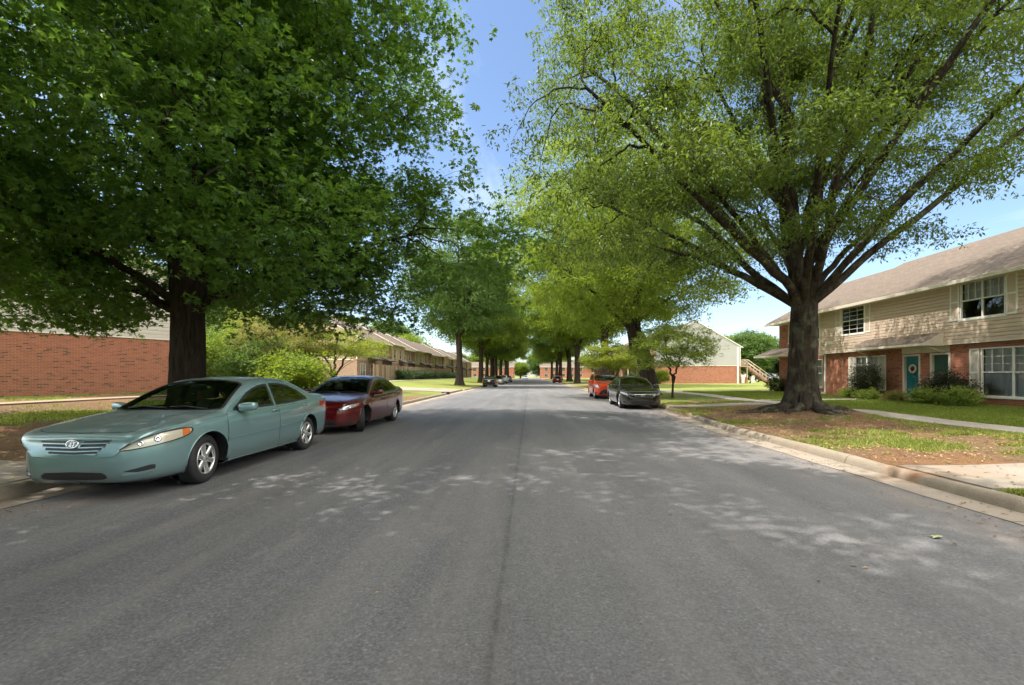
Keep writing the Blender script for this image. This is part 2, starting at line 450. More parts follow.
def asphalt_mat():
    m, nt, out = new_mat('worn_asphalt'); k = N(nt)
    tc = k.n('TexCoord').outputs['Object']
    x = k.n('SeparateXYZ', {0: tc}).outputs[0]
    big = k.noise(k.mapping(tc, (1, .25, 1)), .8, 6, .6)
    cc = k.ramp(big, [(.3, srgb(88, 88, 90)), (.7, srgb(108, 108, 110))])
    ag = k.n('TexVoronoi', {'Vector': tc, 'Scale': 70}).outputs['Color']
    agv = k.n('SeparateColor', {0: ag}).outputs[0]
    cc = k.mix(.4, cc, k.ramp(agv, [(0, .2), (.6, .48), (.93, .62), (1.0, 1.0)]), 'OVERLAY')
    cc = k.mix(.5, cc, k.ramp(k.noise(tc, 48, 3, .8), [(.34, .22), (.66, .78)]), 'SOFT_LIGHT')
    cc = k.mix(.4, cc, k.ramp(k.noise(tc, 12, 7, .75), [(.3, .28), (.7, .72)]), 'SOFT_LIGHT')
    # tyre wear paler bands, darker left lane, seam
    st = k.noise(k.mapping(tc, (1.5, .08, 1)), 1.2, 4)
    cc = k.mix(k.math('MULTIPLY', k.ramp(st, [(.45, 0.), (.7, 1.)]), .3), cc, srgb(138, 132, 127))
    dust = k.ramp(k.noise(k.mapping(tc, (1.2, .5, 1)), 1.7, 6, .7), [(.58, 0.), (.72, 1.)])
    cc = k.mix(k.math('MULTIPLY', dust, .22), cc, srgb(160, 152, 142))
    wob = k.math('MULTIPLY', k.math('SUBTRACT', k.noise(tc, 1.5, 4), .5), .05)
    dx = k.math('ABSOLUTE', k.math('ADD', k.math('ADD', x, .2), wob))
    seam = k.ramp(dx, [(.012, 1.0), (.03, .25), (.07, 0.0)])
    seamn = k.math('MULTIPLY', seam, k.ramp(k.noise(tc, 7, 4), [(.3, .2), (.65, .9)]))
    cc = k.mix(k.math('MULTIPLY', seamn, .45), cc, srgb(48, 46, 46))
    right = k.ramp(k.math('ADD', x, .2), [(.0, 0.0), (.02, 1.0)])
    cc = k.mix(k.math('MULTIPLY', right, .12), cc, srgb(134, 129, 125))
    # sandy edge near kerbs
    ex = k.math('ABSOLUTE', k.math('ADD', x, .35))
    sand = k.math('MULTIPLY', k.ramp(k.math('DIVIDE', ex, 10.0), [(.42, 0.0), (.56, 1.0)]), k.ramp(k.noise(tc, 1.3, 6, .7), [(.42, 0.), (.68, 1.)]))
    cc = k.mix(k.math('MULTIPLY', sand, .55), cc, srgb(158, 136, 112))
    b = k.n('BsdfPrincipled', {'Base Color': cc, 'Roughness': .82, 'Specular IOR Level': .35})
    h = k.math('ADD', agv, k.math('MULTIPLY', k.noise(tc, 150, 3), 1.0))
    nt.links.new(k.bump(h, .25, .004), b.inputs['Normal'])
    nt.links.new(b.outputs[0], out.inputs[0]); return m
def strip_rows(xa, xb, ylist, z, n=2):
    """rows between functions xa(y), xb(y)"""
    P = np.zeros((len(ylist), n, 3))
    for a, y in enumerate(ylist):
        for b in range(n):
            t = b/(n-1); xx = float(xa(y))*(1-t)+float(xb(y))*t
            P[a, b] = (xx, y, z if not callable(z) else z(xx, y))
    return P
yl = np.concatenate([np.arange(-60, 0, 2.), np.arange(0, 60, .5), np.arange(60, 300, 4)])
mb = MB(); P = strip_rows(lambda y: -(kl(y)-.42), lambda y: kr(y)-.42, yl, .0, 14)
mb.grid(P, flip=True); tag(mb.build('road', asphalt_mat()), kind='structure')
gut = concrete_mat('gutter_concrete', srgb(154, 143, 130), joint=(.12, .09, .07), jstep=3.0, axis=1, stain_amt=.55, stain=srgb(150, 112, 84))
curbm = concrete_mat('kerb_concrete', srgb(150, 138, 122), joint=(.10, .08, .06), jstep=3.0, axis=1, stain_amt=.75, stain=srgb(150, 106, 76))
mb = MB()
for sgn, kf in ((1, kr), (-1, kl)):
    P = strip_rows(lambda y: sgn*(kf(y)-.44+.02*math.sin(y*3.1)+.012*math.sin(y*11.7)), lambda y: sgn*(kf(y)+.01), yl, .006, 3)
    mb.grid(P, uvs=[[(p[0], p[1]) for p in r] for r in P], flip=sgn > 0)
tag(mb.build('gutter', gut), kind='structure')
DRIVE = (36.5, 43.5)
for sgn, kf, nm in ((1, kr, 'kerb'), (-1, kl, 'kerb')):
    mb = MB(); yc = np.concatenate([np.arange(-60, 0, 2.), np.arange(0, 60, .25), np.arange(60, 300, 4)])
    P = np.zeros((len(yc), 8, 3))
    for a, y in enumerate(yc):
        h = .13
        if sgn < 0: h = .15-.125*float(sstep(DRIVE[0]-.8, DRIVE[0], y)*sstep(DRIVE[1]+.8, DRIVE[1], y))
        h += .006*math.sin(y*1.7)+.004*math.sin(y*5.3)
        prof = [(-.005, -.05), (.0, .0), (.02, h*.55), (.045, h*.86), (.085, h), (.16, h+.003), (.195, h-.008), (.2, -.05)]
        w = .008*math.sin(y*.9)+.006*math.sin(y*3.3)
        for b, (dx, z) in enumerate(prof): P[a, b] = (sgn*(float(kf(y))+dx+w), y, z)
    mb.grid(P, uvs=[[(p[0], p[1]) for p in r] for r in P], flip=sgn > 0)
    tag(mb.build(nm, curbm), kind='structure')

walk = concrete_mat('sidewalk_concrete', srgb(168, 160, 150), joint=(.22, .20, .17), jstep=1.4, axis=1, stain_amt=.35, stain=srgb(150, 124, 98))
walkx = concrete_mat('crosswalk_concrete', srgb(148, 139, 127), joint=(.22, .20, .17), jstep=1.4, axis=0, stain_amt=.5, stain=srgb(150, 120, 94))
def path(pts, width, mat, name='path', zo=.022, step=.4):
    pts = np.array(pts, float); seg = np.linalg.norm(np.diff(pts, axis=0), axis=1); s = np.r_[0, np.cumsum(seg)]
    ss = np.linspace(0, s[-1], max(2, int(s[-1]/step)))
    C = np.stack([np.interp(ss, s, pts[:, 0]), np.interp(ss, s, pts[:, 1])], 1)
    T = np.gradient(C, axis=0); T /= np.linalg.norm(T, axis=1, keepdims=True); Nn = np.stack([-T[:, 1], T[:, 0]], 1)
    nv = 5; P = np.zeros((len(ss), nv+4, 3)); UV = np.zeros((len(ss), nv+4, 2))
    offs = np.linspace(-width/2, width/2, nv)
    for a in range(len(ss)):
        row = []
        zc = sum(tz(C[a, 0]+Nn[a, 0]*o, C[a, 1]+Nn[a, 1]*o) for o in (-width/2, 0, width/2))/3+zo+.008
        for o in offs: row.append((C[a, 0]+Nn[a, 0]*o, C[a, 1]+Nn[a, 1]*o, zc))
        l, r_ = row[0], row[-1]
        row = [(l[0], l[1], l[2]-.12), (l[0], l[1], l[2]-.004)]+row+[(r_[0], r_[1], r_[2]-.004), (r_[0], r_[1], r_[2]-.12)]
        P[a] = row
        for b in range(nv+4): UV[a, b] = (P[a, b, 0], P[a, b, 1])
    P = np.concatenate([P[:1]-[0, 0, .12], P, P[-1:]-[0, 0, .12]]); UV = np.concatenate([UV[:1], UV, UV[-1:]])
    mb = MB(); mb.grid(P, uvs=UV, flip=True, sm=False)
    return tag(mb.build(name, mat), kind='structure')
path([(10.7, -30), (10.7, 120)], 1.15, walk, 'sidewalk', .022)
path([(5.36, 5.95), (10.13, 5.95)], 1.35, walkx, 'path', .012)
path([(5.98, 19.6), (10.13, 19.6)], 1.2, walkx, 'path', .012)
path([(11.26, 22.0), (16.6, 22.2), (17.9, 22.2)], 1.2, walkx, 'path', .014)
path([(11.26, 34.6), (34, 34.9)], 1.2, walkx, 'path', .014)
path([(-18.2, -20), (-16.9, 20), (-16.4, 36.0)], 1.1, concrete_mat('dusty_sidewalk_concrete', srgb(158, 142, 120), stain_amt=.7), 'sidewalk', .022)
path([(-16.4, 44.0), (-16.4, 150)], 1.1, walk, 'sidewalk', .022)
path([(-6.38, 6.0), (-16.9, 6.0)], 1.45, walkx, 'path', .012)
path([(-6.42, 40), (-36, 40)], 7.0, walkx, 'driveway', .016)
# storm inlet at the end of the left kerb
mb = MB(); mb.box(-6.75, -6.28, 34.6, 35.6, .05, .2)
mb.box(-6.30, -6.262, 34.75, 35.45, .03, .15, m=1)
o = mb.build('storm_drain_inlet', [M['dark'], M['dark']])
tag(o, 'dark storm drain inlet set into the left kerb by the driveway', 'drain')

# ------------------------------------------------------------------ grass blades and litter near the camera
def blades(n, xr_, yr_, name, mat, hmin=.03, hmax=.075, thr=.55, seed=1, z0=0.0, avoid=None, wid=.008):
    g = np.random.default_rng(seed)
    x = g.uniform(*xr_, n); y = yr_[0]+(yr_[1]-yr_[0])*g.random(n)**1.6
    keep = g.random(n) < sstep(thr-.2, thr+.22, grassf(x, y)+(fbm(x*3, y*3, 5)-.5)*.9)**1.5
    for (a, b, c, d) in (avoid or []): keep &= ~((x > a) & (x < b) & (y > c) & (y < d))
    x, y = x[keep], y[keep]; n = len(x)
    z = terr(x, y)-.004+z0
    h = g.uniform(hmin, hmax, n)*(.6+.8*fbm(x, y, 77)); a = g.uniform(0, 2*np.pi, n); w = wid*g.uniform(.6, 1.3, n)*(1+y*.06)
    lean = g.uniform(.1, .8, n)*h; b2 = g.uniform(0, 2*np.pi, n)
    p = np.stack([x, y, z], 1)
    s = np.stack([np.cos(a)*w, np.sin(a)*w, 0*w], 1)
    tip = p+np.stack([np.cos(b2)*lean, np.sin(b2)*lean, h], 1)
    V = np.stack([p-s, p+s, tip], 1).reshape(-1, 3)
    Q = np.arange(n*3).reshape(-1, 3)
    o = np_mesh(name, V, Q, mat, attr={'rnd': np.repeat(g.random(n), 3)})
    return tag(o, None, None, None, 'stuff')
M['blade'] = leaf_mat('lawn_grass_blade', srgb(78, 98, 42), srgb(160, 168, 92), .3, .6, .2)
M['blade_green'] = leaf_mat('green_lawn_blade', srgb(72, 96, 38), srgb(140, 152, 74), .35, .6, .2)
av = [(5, 10.2, 5.2, 6.7), (10.08, 11.32, -5, 60), (5, 10.2, 18.9, 20.3), (11, 18, 21.4, 22.9)]
o = blades(330000, (5.4, 10.2), (2.5, 22), 'grass', M['blade'], thr=.54, seed=3, avoid=av); o['label'] = 'thin patchy grass on the bare verge around the big oak'; o['category'] = 'grass'
o = blades(260000, (11.2, 17.2), (6, 34), 'grass', M['blade_green'], .03, .085, thr=.42, seed=4, avoid=av, wid=.011); o['label'] = 'bright green lawn grass in front of the tan townhouses'; o['category'] = 'grass'
avl = [(-18, -6, 5.2, 6.8), (-18, -16.2, -5, 30)]
o = blades(300000, (-20, -6.4), (3.5, 26), 'grass', M['blade'], thr=.56, seed=5, avoid=avl, wid=.011); o['label'] = 'sparse grass on the dirt verge left of the street'; o['category'] = 'grass'
def litter(n, regions, name, mat, size=.05, seed=9, label=''):
    g = np.random.default_rng(seed); xs = []; ys_ = []
    for (a, b, c, d, w) in regions:
        k = int(n*w); xs.append(g.uniform(a, b, k)); ys_.append(c+(d-c)*g.random(k)**1.3)
    x = np.concatenate(xs); y = np.concatenate(ys_); n = len(x)
    inside = (x < kr(y)) & (x > -kl(y))
    kerb = ((x > kr(y)-.02) & (x < kr(y)+.22)) | ((-x > kl(y)-.02) & (-x < kl(y)+.22))
    z = np.where(inside, .012, terr(x, y)+.028); ok = ~kerb & ~((y > 5.2) & (y < 6.8) & (g.random(len(x)) < .85)) & ~((y > 18.9) & (y < 20.3))
    x, y, z = x[ok], y[ok], z[ok]; n = len(x)
    a = g.uniform(0, 2*np.pi, n); s = size*g.uniform(.4, 1.3, n); t = g.uniform(-.5, .5, (n, 2))
    d = np.stack([np.cos(a), np.sin(a), t[:, 0]*.5], 1)*s[:, None]; e = np.stack([-np.sin(a), np.cos(a), t[:, 1]*.5], 1)*(s*.45)[:, None]
    p = np.stack([x, y, z], 1)
    V = np.stack([p-d, p+e+[0, 0, .006], p+d, p-e+[0, 0, .004]], 1).reshape(-1, 3)
    o = np_mesh(name, V, np.arange(n*4).reshape(-1, 4), mat, attr={'rnd': np.repeat(g.random(n), 4)})
    o['label'] = label; o['category'] = 'leaves'; o['kind'] = 'stuff'; return o
M['dead_leaf'] = leaf_mat('dry_fallen_leaf', srgb(110, 78, 52), srgb(190, 160, 112), .1, .7, .2, backc=(.3, .2, .1))
litter(22000, [(5.4, 10.1, 3, 22, .55), (-16, -6.4, 4, 24, .45)], 'fallen_leaves', M['dead_leaf'], .03, 9, 'dry brown leaves scattered over both dirt verges')
litter(1500, [(4.3, 5.15, 1.5, 26, .6), (-6.1, -5.0, 3, 12, .33), (-4, 4.5, 3, 16, .07)], 'road_litter', M['dead_leaf'], .022, 12, 'small dry leaf scraps in the gutters and on the asphalt')
# ------------------------------------------------------------------ trees
def kmeans(P, k, g, it=9, wz=1.0):
    k = min(k, len(P)); S = P*np.array([1, 1, wz])
    C = S[g.choice(len(S), k, replace=False)]
    for _ in range(it):
        D = ((S[:, None, :]-C[None])**2).sum(-1); lab = D.argmin(1)
        for c in range(k):
            s = S[lab == c]
            if len(s): C[c] = s.mean(0)
    return lab
def bez(a, c, b, n):
    t = np.linspace(0, 1, n)[:, None]
    return (1-t)**2*a+2*t*(1-t)*c+t*t*b
class Tubes:
    def __init__(s): s.V = []; s.F = []; s.n = 0
    def add(s, P, r, n):
        V, Fc = tube_arr(P, r, n); s.V.append(V); s.F.append(Fc+s.n); s.n += len(V)
    def mesh(s, name, mat, parent): return np_mesh(name, np.concatenate(s.V), np.concatenate(s.F), mat, parent, smooth=True)

def sample_crown(ells, n, g, zmin, shell=.45, clump=.5):
    out = []; tot = 0
    vols = np.array([e[3]*e[4]*e[5] for e in ells]); vols /= vols.sum()
    while tot < n:
        e = ells[g.choice(len(ells), p=vols)]
        m = 400
        d = g.normal(size=(m, 3)); d /= np.linalg.norm(d, axis=1, keepdims=True)
        r = g.random(m)**shell
        p = np.array(e[:3])+d*r[:, None]*np.array(e[3:6])
        zz = zmin(p[:, 0], p[:, 1]) if callable(zmin) else zmin
        k = p[:, 2] > zz
        nn = fbm(p[:, 0]*.45+50, p[:, 1]*.45+p[:, 2]*.31, 3, 3)
        k &= g.random(m) < sstep(.5-clump*.35, .5+.1, nn)*.95+.05
        p = p[k]; out.append(p); tot += len(p)
    return np.concatenate(out)[:n]

def leaves(tips, dirs, per, g, L, Wd, spread, flat=.45, droop=.35, lobes=1):
    """tips (n,3) spray centres"""
    n = len(tips)
    # sprays: sub-clusters of leaves radiating from twiglets
    sub = max(1, per//7)
    c = np.repeat(tips, sub, 0); m = len(c)
    off = g.normal(size=(m, 3))*np.array([spread, spread, spread*flat])
    c = c+off
    c[:, 2] -= .12*np.hypot(off[:, 0], off[:, 1])
    k = 7
    c = np.repeat(c, k, 0); m2 = len(c)
    a = g.uniform(0, 2*np.pi, m2); el = g.normal(-droop, .45, m2)
    d = np.stack([np.cos(a)*np.cos(el), np.sin(a)*np.cos(el), np.sin(el)], 1)
    p0 = c+d*(g.random((m2, 1))*L*.7)+g.normal(size=(m2, 3))*L*.45
    up = g.normal(size=(m2, 3))*.45; up[:, 2] += 1
    s = np.cross(d, up); s /= np.linalg.norm(s, axis=1, keepdims=True)+1e-9
    nn = np.cross(s, d)
    ll = (L*g.uniform(.65, 1.25, m2))[:, None]; ww = (Wd*g.uniform(.7, 1.2, m2))[:, None]
    rn = np.repeat(g.random(n), sub*k)*.55+g.random(m2)*.45
    Vs = []; Rn = []
    if lobes == 1:
        V = np.stack([p0, p0+d*ll*.45+s*ww*.5+nn*ll*.08, p0+d*ll, p0+d*ll*.45-s*ww*.5+nn*ll*.08], 1)
        return V.reshape(-1, 3), np.repeat(rn, 4)
    for ang in ((-.75, 0, .75) if lobes == 3 else (-.95, -.32, .32, .95)):
        dd = d*math.cos(ang)+s*math.sin(ang); s2 = s*math.cos(ang)-d*math.sin(ang)
        l2 = ll*(1 if abs(ang) < .5 else .82)
        V = np.stack([p0, p0+dd*l2*.5+s2*ww*.5, p0+dd*l2-nn*l2*.12, p0+dd*l2*.5-s2*ww*.5], 1)
        Vs.append(V.reshape(-1, 3)); Rn.append(np.repeat(rn, 4))
    return np.concatenate(Vs), np.concatenate(Rn)

def trunk_mesh(root, mat, r, h, lean, seed, roots=7, flare=1.0, flutes=5, fl_amp=.1, top_r=.7, n=72, flare_h=.42, zb=-.35):
    g = np.random.default_rng(seed); nz = 70
    th = np.arange(n)/n*2*np.pi
    zs = np.concatenate([np.linspace(zb, 1.2, 34), np.linspace(1.25, h, nz-34)])
    ph = np.sort(g.uniform(0, 2*np.pi/roots*.6, roots)+np.arange(roots)*2*np.pi/roots)
    ra = g.uniform(.55, 1.25, roots); wd = g.uniform(.16, .34, roots)
    fp = g.uniform(0, 6.28, 4)
    P = np.zeros((n, len(zs), 3))
    for j, z in enumerate(zs):
        zc = max(z, 0)
        base = r*(1-(1-top_r)*min(1, zc/h))
        f = flare*math.exp(-zc/flare_h)
        lob = np.zeros(n)
        for a, b, w in zip(ph, ra, wd):
            dd = (th-a+np.pi) % (2*np.pi)-np.pi
            lob += b*np.exp(-(dd/(w*(1+.6*zc)))**2)
        ridg = fl_amp*(np.sin(flutes*th+fp[0]+.25*z)+.5*np.sin((flutes+4)*th+fp[1]-.3*z))*.6*min(1, .3+zc)
        bark = .022*np.sin(31*th+3*np.sin(z*2.1+fp[2])+fp[3])+.015*np.sin(53*th+2*np.sin(z*3.7))+.012*(vnoise(th*18, z*3.1+0*th, seed)-.5)
        rr = base*(1+.35*f*.6+lob*f*.85+ridg+bark)
        cx, cy = lean[0]*(zc/h)**1.3, lean[1]*(zc/h)**1.3
        P[:, j, 0] = cx+rr*np.cos(th); P[:, j, 1] = cy+rr*np.sin(th); P[:, j, 2] = z-.1*f*lob*max(0, .3-zc)
    V = P.reshape(-1, 3); nzz = len(zs)
    i = np.arange(n)[:, None]*nzz; i2 = ((np.arange(n)+1) % n)[:, None]*nzz; j = np.arange(nzz-1)[None, :]
    Q = np.stack([i+j, i2+j, i2+j+1, i+j+1], -1).reshape(-1, 4)
    return np_mesh('trunk', V, Q, mat, root, smooth=True)

def surface_roots(root, mat, loc, r, n, seed, lmin=.6, lmax=1.7):
    g = np.random.default_rng(seed)
    for q in range(n):
        a = 2*math.pi*(q+g.uniform(-.3, .3))/n; ln = g.uniform(lmin, lmax); m = 14; P = []; da = g.normal()*.25
        for i in range(m):
            t = i/(m-1); rr = r*.75+ln*t; aa = a+da*t+.12*math.sin(t*7+q)
            x = rr*math.cos(aa); y = rr*math.sin(aa); P.append((x, y, tz(loc[0]+x, loc[1]+y)-loc[2]+.10*(1-t)**2-.035*t-.01+.02*math.sin(t*11+q)))
        V, Fc = tube_arr(np.array(P), np.linspace(.16, .03, m)*g.uniform(.7, 1.15), 10)
        np_mesh('root', V, Fc, mat, root, smooth=True)

def make_tree(name, loc, spec, label, cat='tree', group=None):
    g = np.random.default_rng(spec.get('seed', 1))
    root = empty(name, loc, 0, label, cat, group)
    r = spec['r']; h = spec['fork']; lean = np.array(spec.get('lean', (0, 0)), float)
    trunk_mesh(root, spec['bark'], r, h, lean, spec.get('seed', 1), spec.get('roots', 6), spec.get('flare', .7), spec.get('flutes', 5), spec.get('fl', .08), spec.get('top_r', .8), flare_h=spec.get('flare_h', .42))
    T = sample_crown(spec['ells'], spec['tips'], g, spec['zmin'], spec.get('shell', .45), spec.get('clump', .5))
    k1, k2 = spec['k1'], spec['k2']
    base = np.array([lean[0], lean[1], h])
    tb = Tubes(); tb2 = Tubes()
    top = max(e[2]+e[5]*.55 for e in spec['ells'])
    # crowding centre leader(s)
    nl = spec.get('leaders', 1); leaders = []
    for q in range(nl):
        a = g.uniform(0, 6.28)+q*2*np.pi/nl; sp = spec.get('lspread', 1.2)*(0 if nl == 1 else 1)
        end = base+np.array([math.cos(a)*sp*1.5, math.sin(a)*sp*1.5, top-h])
        st = base+(np.array([math.cos(a)*r*.36, math.sin(a)*r*.36, -min(1.2, .28*h)]) if nl > 1 else np.array([0, 0, -.2]))
        c = (st+end)/2+np.array([-math.cos(a)*.2*sp, -math.sin(a)*.2*sp, 0])+g.normal(size=3)*.25
        C = bez(st, c, end, 22); C[2:-1] += g.normal(size=(19, 3))*.05
        t = np.linspace(0, 1, 22)
        rr = r*spec.get('top_r', .8)*(.98 if nl == 1 else spec.get('lr', .62))*(1-t)**.75+.03
        leaders.append((C, rr)); tb.add(C, rr, 14)
    lab1 = kmeans(T, k1, g, wz=1.25); newT = []
    hmin = spec.get('limb0', h*.8)
    for a in range(k1):
        P1 = T[lab1 == a]
        if not len(P1): continue
        c1 = P1.mean(0); hd = np.hypot(*(c1[:2]-base[:2])); 
        # attach height: limbs climb at ~ 45 deg or so
        ha = c1[2]-hd*spec.get('rise', .75)
        C, rr = leaders[int(np.argmin([np.hypot(*(L[0][8, :2]-c1[:2])) for L in leaders]))]
        ha = float(np.clip(ha, hmin, C[-4, 2])) 
        if ha < C[0, 2]:
            tt = ha/h; st = np.array([lean[0]*tt**1.3, lean[1]*tt**1.3, ha]); rl = r*.55
        else:
            ix = int(np.argmin(abs(C[:, 2]-ha))); st = C[ix]; rl = rr[ix]
        ln = np.linalg.norm(c1-st)
        d = (c1-st); ctrl = st+d*.45+np.array([0, 0, spec.get('arch', .12)*ln])
        L1 = bez(st, ctrl, c1+ (c1-st)*.12, 16)
        wob = np.cumsum(g.normal(size=(16, 3))*spec.get('wob', .012)*ln, 0); wob -= np.linspace(0, 1, 16)[:, None]*wob[-1]; wob[0] = 0
        L1 = L1+wob*.9
        w = math.sqrt(len(P1)/len(T)*k1)
        r1 = min(rl*.75, spec.get('limb_r', .16)*w*(.6+.05*ln))
        R1 = r1*(1-np.linspace(0, 1, 16)*.72)
        tb.add(L1, R1, 10)
        kk = max(2, int(round(k2*len(P1)*k1/len(T))))
        lab2 = kmeans(P1, kk, g, 7)
        for b in range(kk):
            P2 = P1[lab2 == b]
            if not len(P2): continue
            c2 = P2.mean(0)
            sk = spec.get('shrink', .74)
            dz = P2-c2; P2 = c2+dz*np.array([sk, sk, sk*spec.get('zf', .5)]); P2[:, 2] -= .10*np.hypot(dz[:, 0], dz[:, 1])
            newT.append(P2)
            cost = np.linalg.norm(L1-c2, axis=1)+np.abs(np.linspace(0, 1, 16)-.6)*.4*ln*.3
            cost[:4] += 9
            ix = int(cost.argmin()); st2 = L1[ix]; ln2 = np.linalg.norm(c2-st2)+.05
            dirp = L1[min(ix+1, 15)]-L1[ix-1]; dirp /= np.linalg.norm(dirp)+1e-9
            ctrl = st2+dirp*ln2*.35+(c2-st2)*.25+np.array([0, 0, .05*ln2])
            L2 = bez(st2, ctrl, c2, 9); L2[1:-1] += g.normal(size=(7, 3))*.025*ln2
            r2 = min(R1[ix]*.7, .018+.018*ln2*spec.get('r2', 1)); R2 = r2*(1-np.linspace(0, 1, 9)*.65)
            tb.add(L2, R2, 6)
            for p in P2:
                cost = np.linalg.norm(L2-p, axis=1); cost[:2] += 5
                jx = int(cost.argmin()); st3 = L2[jx]; ln3 = np.linalg.norm(p-st3)
                ctrl = (st3+p)/2+np.array([0, 0, .12*ln3])+g.normal(size=3)*.06*ln3
                L3 = bez(st3, ctrl, p+np.array([0, 0, -.05*ln3]), 5)
                R3 = np.linspace(min(R2[jx]*.7, spec.get('twig_r', .013)), .004, 5)
                tb2.add(L3, R3, 4)
    tb.V += tb2.V; tb.F += [f+tb.n for f in tb2.F]
    tb.mesh('limbs', spec['bark'], root)
    T = np.concatenate(newT)
    V, Rn = leaves(T, None, spec['per'], g, spec['leaf'], spec['leafw'], spec['spread'], spec.get('flat', .45), spec.get('droop', .35), spec.get('lobes', 1))
    np_mesh('crown', V, np.arange(len(V)).reshape(-1, 4), spec['leafmat'], root, attr={'rnd': Rn})
    return root

# big willow oak at the right
bx, by = TREE_R
spec_r = dict(seed=5, wob=.006, shrink=.70, zf=.55, lr=.46, r=.44, fork=4.0, lean=(.1, 0), bark=M['bark'], roots=9, flare=1.0, flutes=3, fl=.13, top_r=.82, flare_h=.36, leaders=5, lspread=1.5,
              ells=[(-.3, 0, 11.4, 9.0, 8.6, 6.9), (-4.6, -.6, 7.0, 5.6, 6, 3.4), (4.2, -1, 12.5, 7.5, 8, 6), (3.5, -2, 9.3, 5.8, 5.5, 2.4)],
              zmin=lambda x, y: 3.4+.30*np.clip(x+2, 0, 20)+.1*np.clip(-y-5, 0, 5), tips=2500, k1=32, k2=7, limb0=3.7, rise=1.1, arch=.05, limb_r=.15,
              leafmat=M['leaf_willow'], per=98, leaf=.135, leafw=.054, spread=.42, flat=.32, droop=.55, shell=.5, clump=.9, twig_r=.014)
rt = make_tree('oak_tree', (bx, by, tz(bx, by)-.2), spec_r, 'huge spreading oak with flared roots on the bare right verge before the tan townhouses', 'tree')
surface_roots(rt, M['bark'], (bx, by, tz(bx, by)-.2), .75, 11, 4)
# big dense oak at the left
lx, ly = TREE_L
spec_l = dict(seed=8, shrink=.86, zf=.8, r=.38, fork=3.9, lean=(.0, 0), bark=M['bark_dark'], roots=6, flare=.8, flutes=4, fl=.07, top_r=.85, leaders=2, lspread=.7,
              ells=[(0, .5, 10.6, 7.4, 6.9, 7.6), (0, .4, 5.7, 8.3, 6.6, 3.7), (4.0, .8, 4.3, 5.0, 5, 2.4), (-3.6, -.3, 4.5, 5.4, 5, 2.4), (1, -1, 13, 6.6, 6.6, 6)],
              zmin=lambda x, y: 2.0+.11*np.abs(x)*(x < 0)+.06*np.clip(x-4.5, 0, 9)+.5*sstep(3.2, 1.2, np.hypot(x, y))+.35*np.clip(-y-3, 0, 5)*.5, tips=4200, k1=22, k2=9, limb0=2.9, rise=.55, arch=.06, limb_r=.12,
              leafmat=M['leaf_oak'], per=63, leaf=.125, leafw=.048, spread=.42, flat=.28, droop=.3, shell=.5, clump=.45, lobes=3)
make_tree('oak_tree', (lx, ly, tz(lx, ly)-.05), spec_l, 'dense dark green oak on the left verge behind the teal car', 'tree')
# trees behind and beside the camera, whose shade falls on the road
spec_b = dict(spec_l); spec_b.update(seed=21, shrink=1.0, zf=1.0, tips=4200, per=56, leaf=.2, leafw=.1, lobes=1, clump=.1, ells=[(.5, -.8, 11, 9.3, 7.2, 7.6), (.5, -1.2, 7, 9.2, 5.4, 3.5)], zmin=lambda x, y: 4.3+.6*np.clip(y, 0, 9))
pb = make_tree('oak_tree', (-8.4, .8, tz(-8.4, .8)-.05), spec_b, 'dense oak just left of the photographer shading the near road', 'tree')
for (x, y, rz, sc, lb) in ((-8.5, -11.5, .8, 1.0, 'oak standing next behind the photographer on the left verge'), (-8.8, -27, 2.1, 1.0, 'farthest oak behind the photographer on the left verge'), (9.2, -17, 4.0, .95, 'oak behind the photographer on the right verge')):
    c = copy_tree(pb); c.location = (x, y, tz(x, y)-.05); c.rotation_euler.z = rz; c.scale = (sc,)*3; c['label'] = lb
# street trees down the road: three base shapes
def far_spec(seed, mat, **k):
    d = dict(seed=seed, r=.45, fork=4.2, lean=(0, 0), bark=M['bark_far'], roots=6, flare=.7, top_r=.8, leaders=2, lspread=1.0,
             ells=[(0, 0, 10.6, 7.6, 7.6, 6.6), (0, 0, 6.6, 6.4, 6.4, 2.8)], zmin=3.9, tips=1500, k1=14, k2=8, limb0=3.4, rise=.6, limb_r=.13,
             leafmat=mat, per=42, leaf=.27, leafw=.13, spread=.5, flat=.45, droop=.4, shell=.5, clump=.7, twig_r=.02)
    d.update(k); return d
r30 = make_tree('street_tree', (8.0, 30, tz(8, 30)-.05), far_spec(31, M['leaf_mid'], r=.55, lean=(-.9, .2), tips=2600, leaf=.19, leafw=.08, per=42, spread=.42,
      ells=[(-1.3, 0, 11.0, 9.6, 8.4, 7.2), (-1.2, -1, 7.0, 8.8, 7.5, 3.2)], zmin=4.4, lobes=1),
      'leaning bright green street tree behind the black sedan', 'tree', 'street trees on the right verge')
l57 = make_tree('street_tree', (-8.7, 56, tz(-8.7, 56)-.05), far_spec(32, M['leaf_far'], r=.42, top_r=.66, lspread=1.8, zmin=4.4, ells=[(0, 0, 10.6, 7.4, 7.4, 6.4), (1, 0, 6.8, 6.4, 6.4, 2.8)]),
      'grey green street tree with a forked trunk nearest the dark hedge on the left', 'tree', 'street trees on the left verge')
m2 = make_tree('street_tree', (-8.6, 80, tz(-8.6, 80)-.05), far_spec(33, M['leaf_mid'], r=.36), 'second street tree beyond the forked one on the left verge', 'tree', 'street trees on the left verge')
l57.scale = (1.05, 1.05, 1.3); m2.scale = (1.2, 1.2, 1.45)
def put(src, x, y, rz, sc, lb, gr):
    c = copy_tree(src); c.location = (x, y, tz(x, y)-.05); c.rotation_euler.z = rz; c.scale = (sc, sc, sc*(1.1+.12*random.random())); c['label'] = lb; c['group'] = gr; return c
GL, GR = 'street trees on the left verge', 'street trees on the right verge'
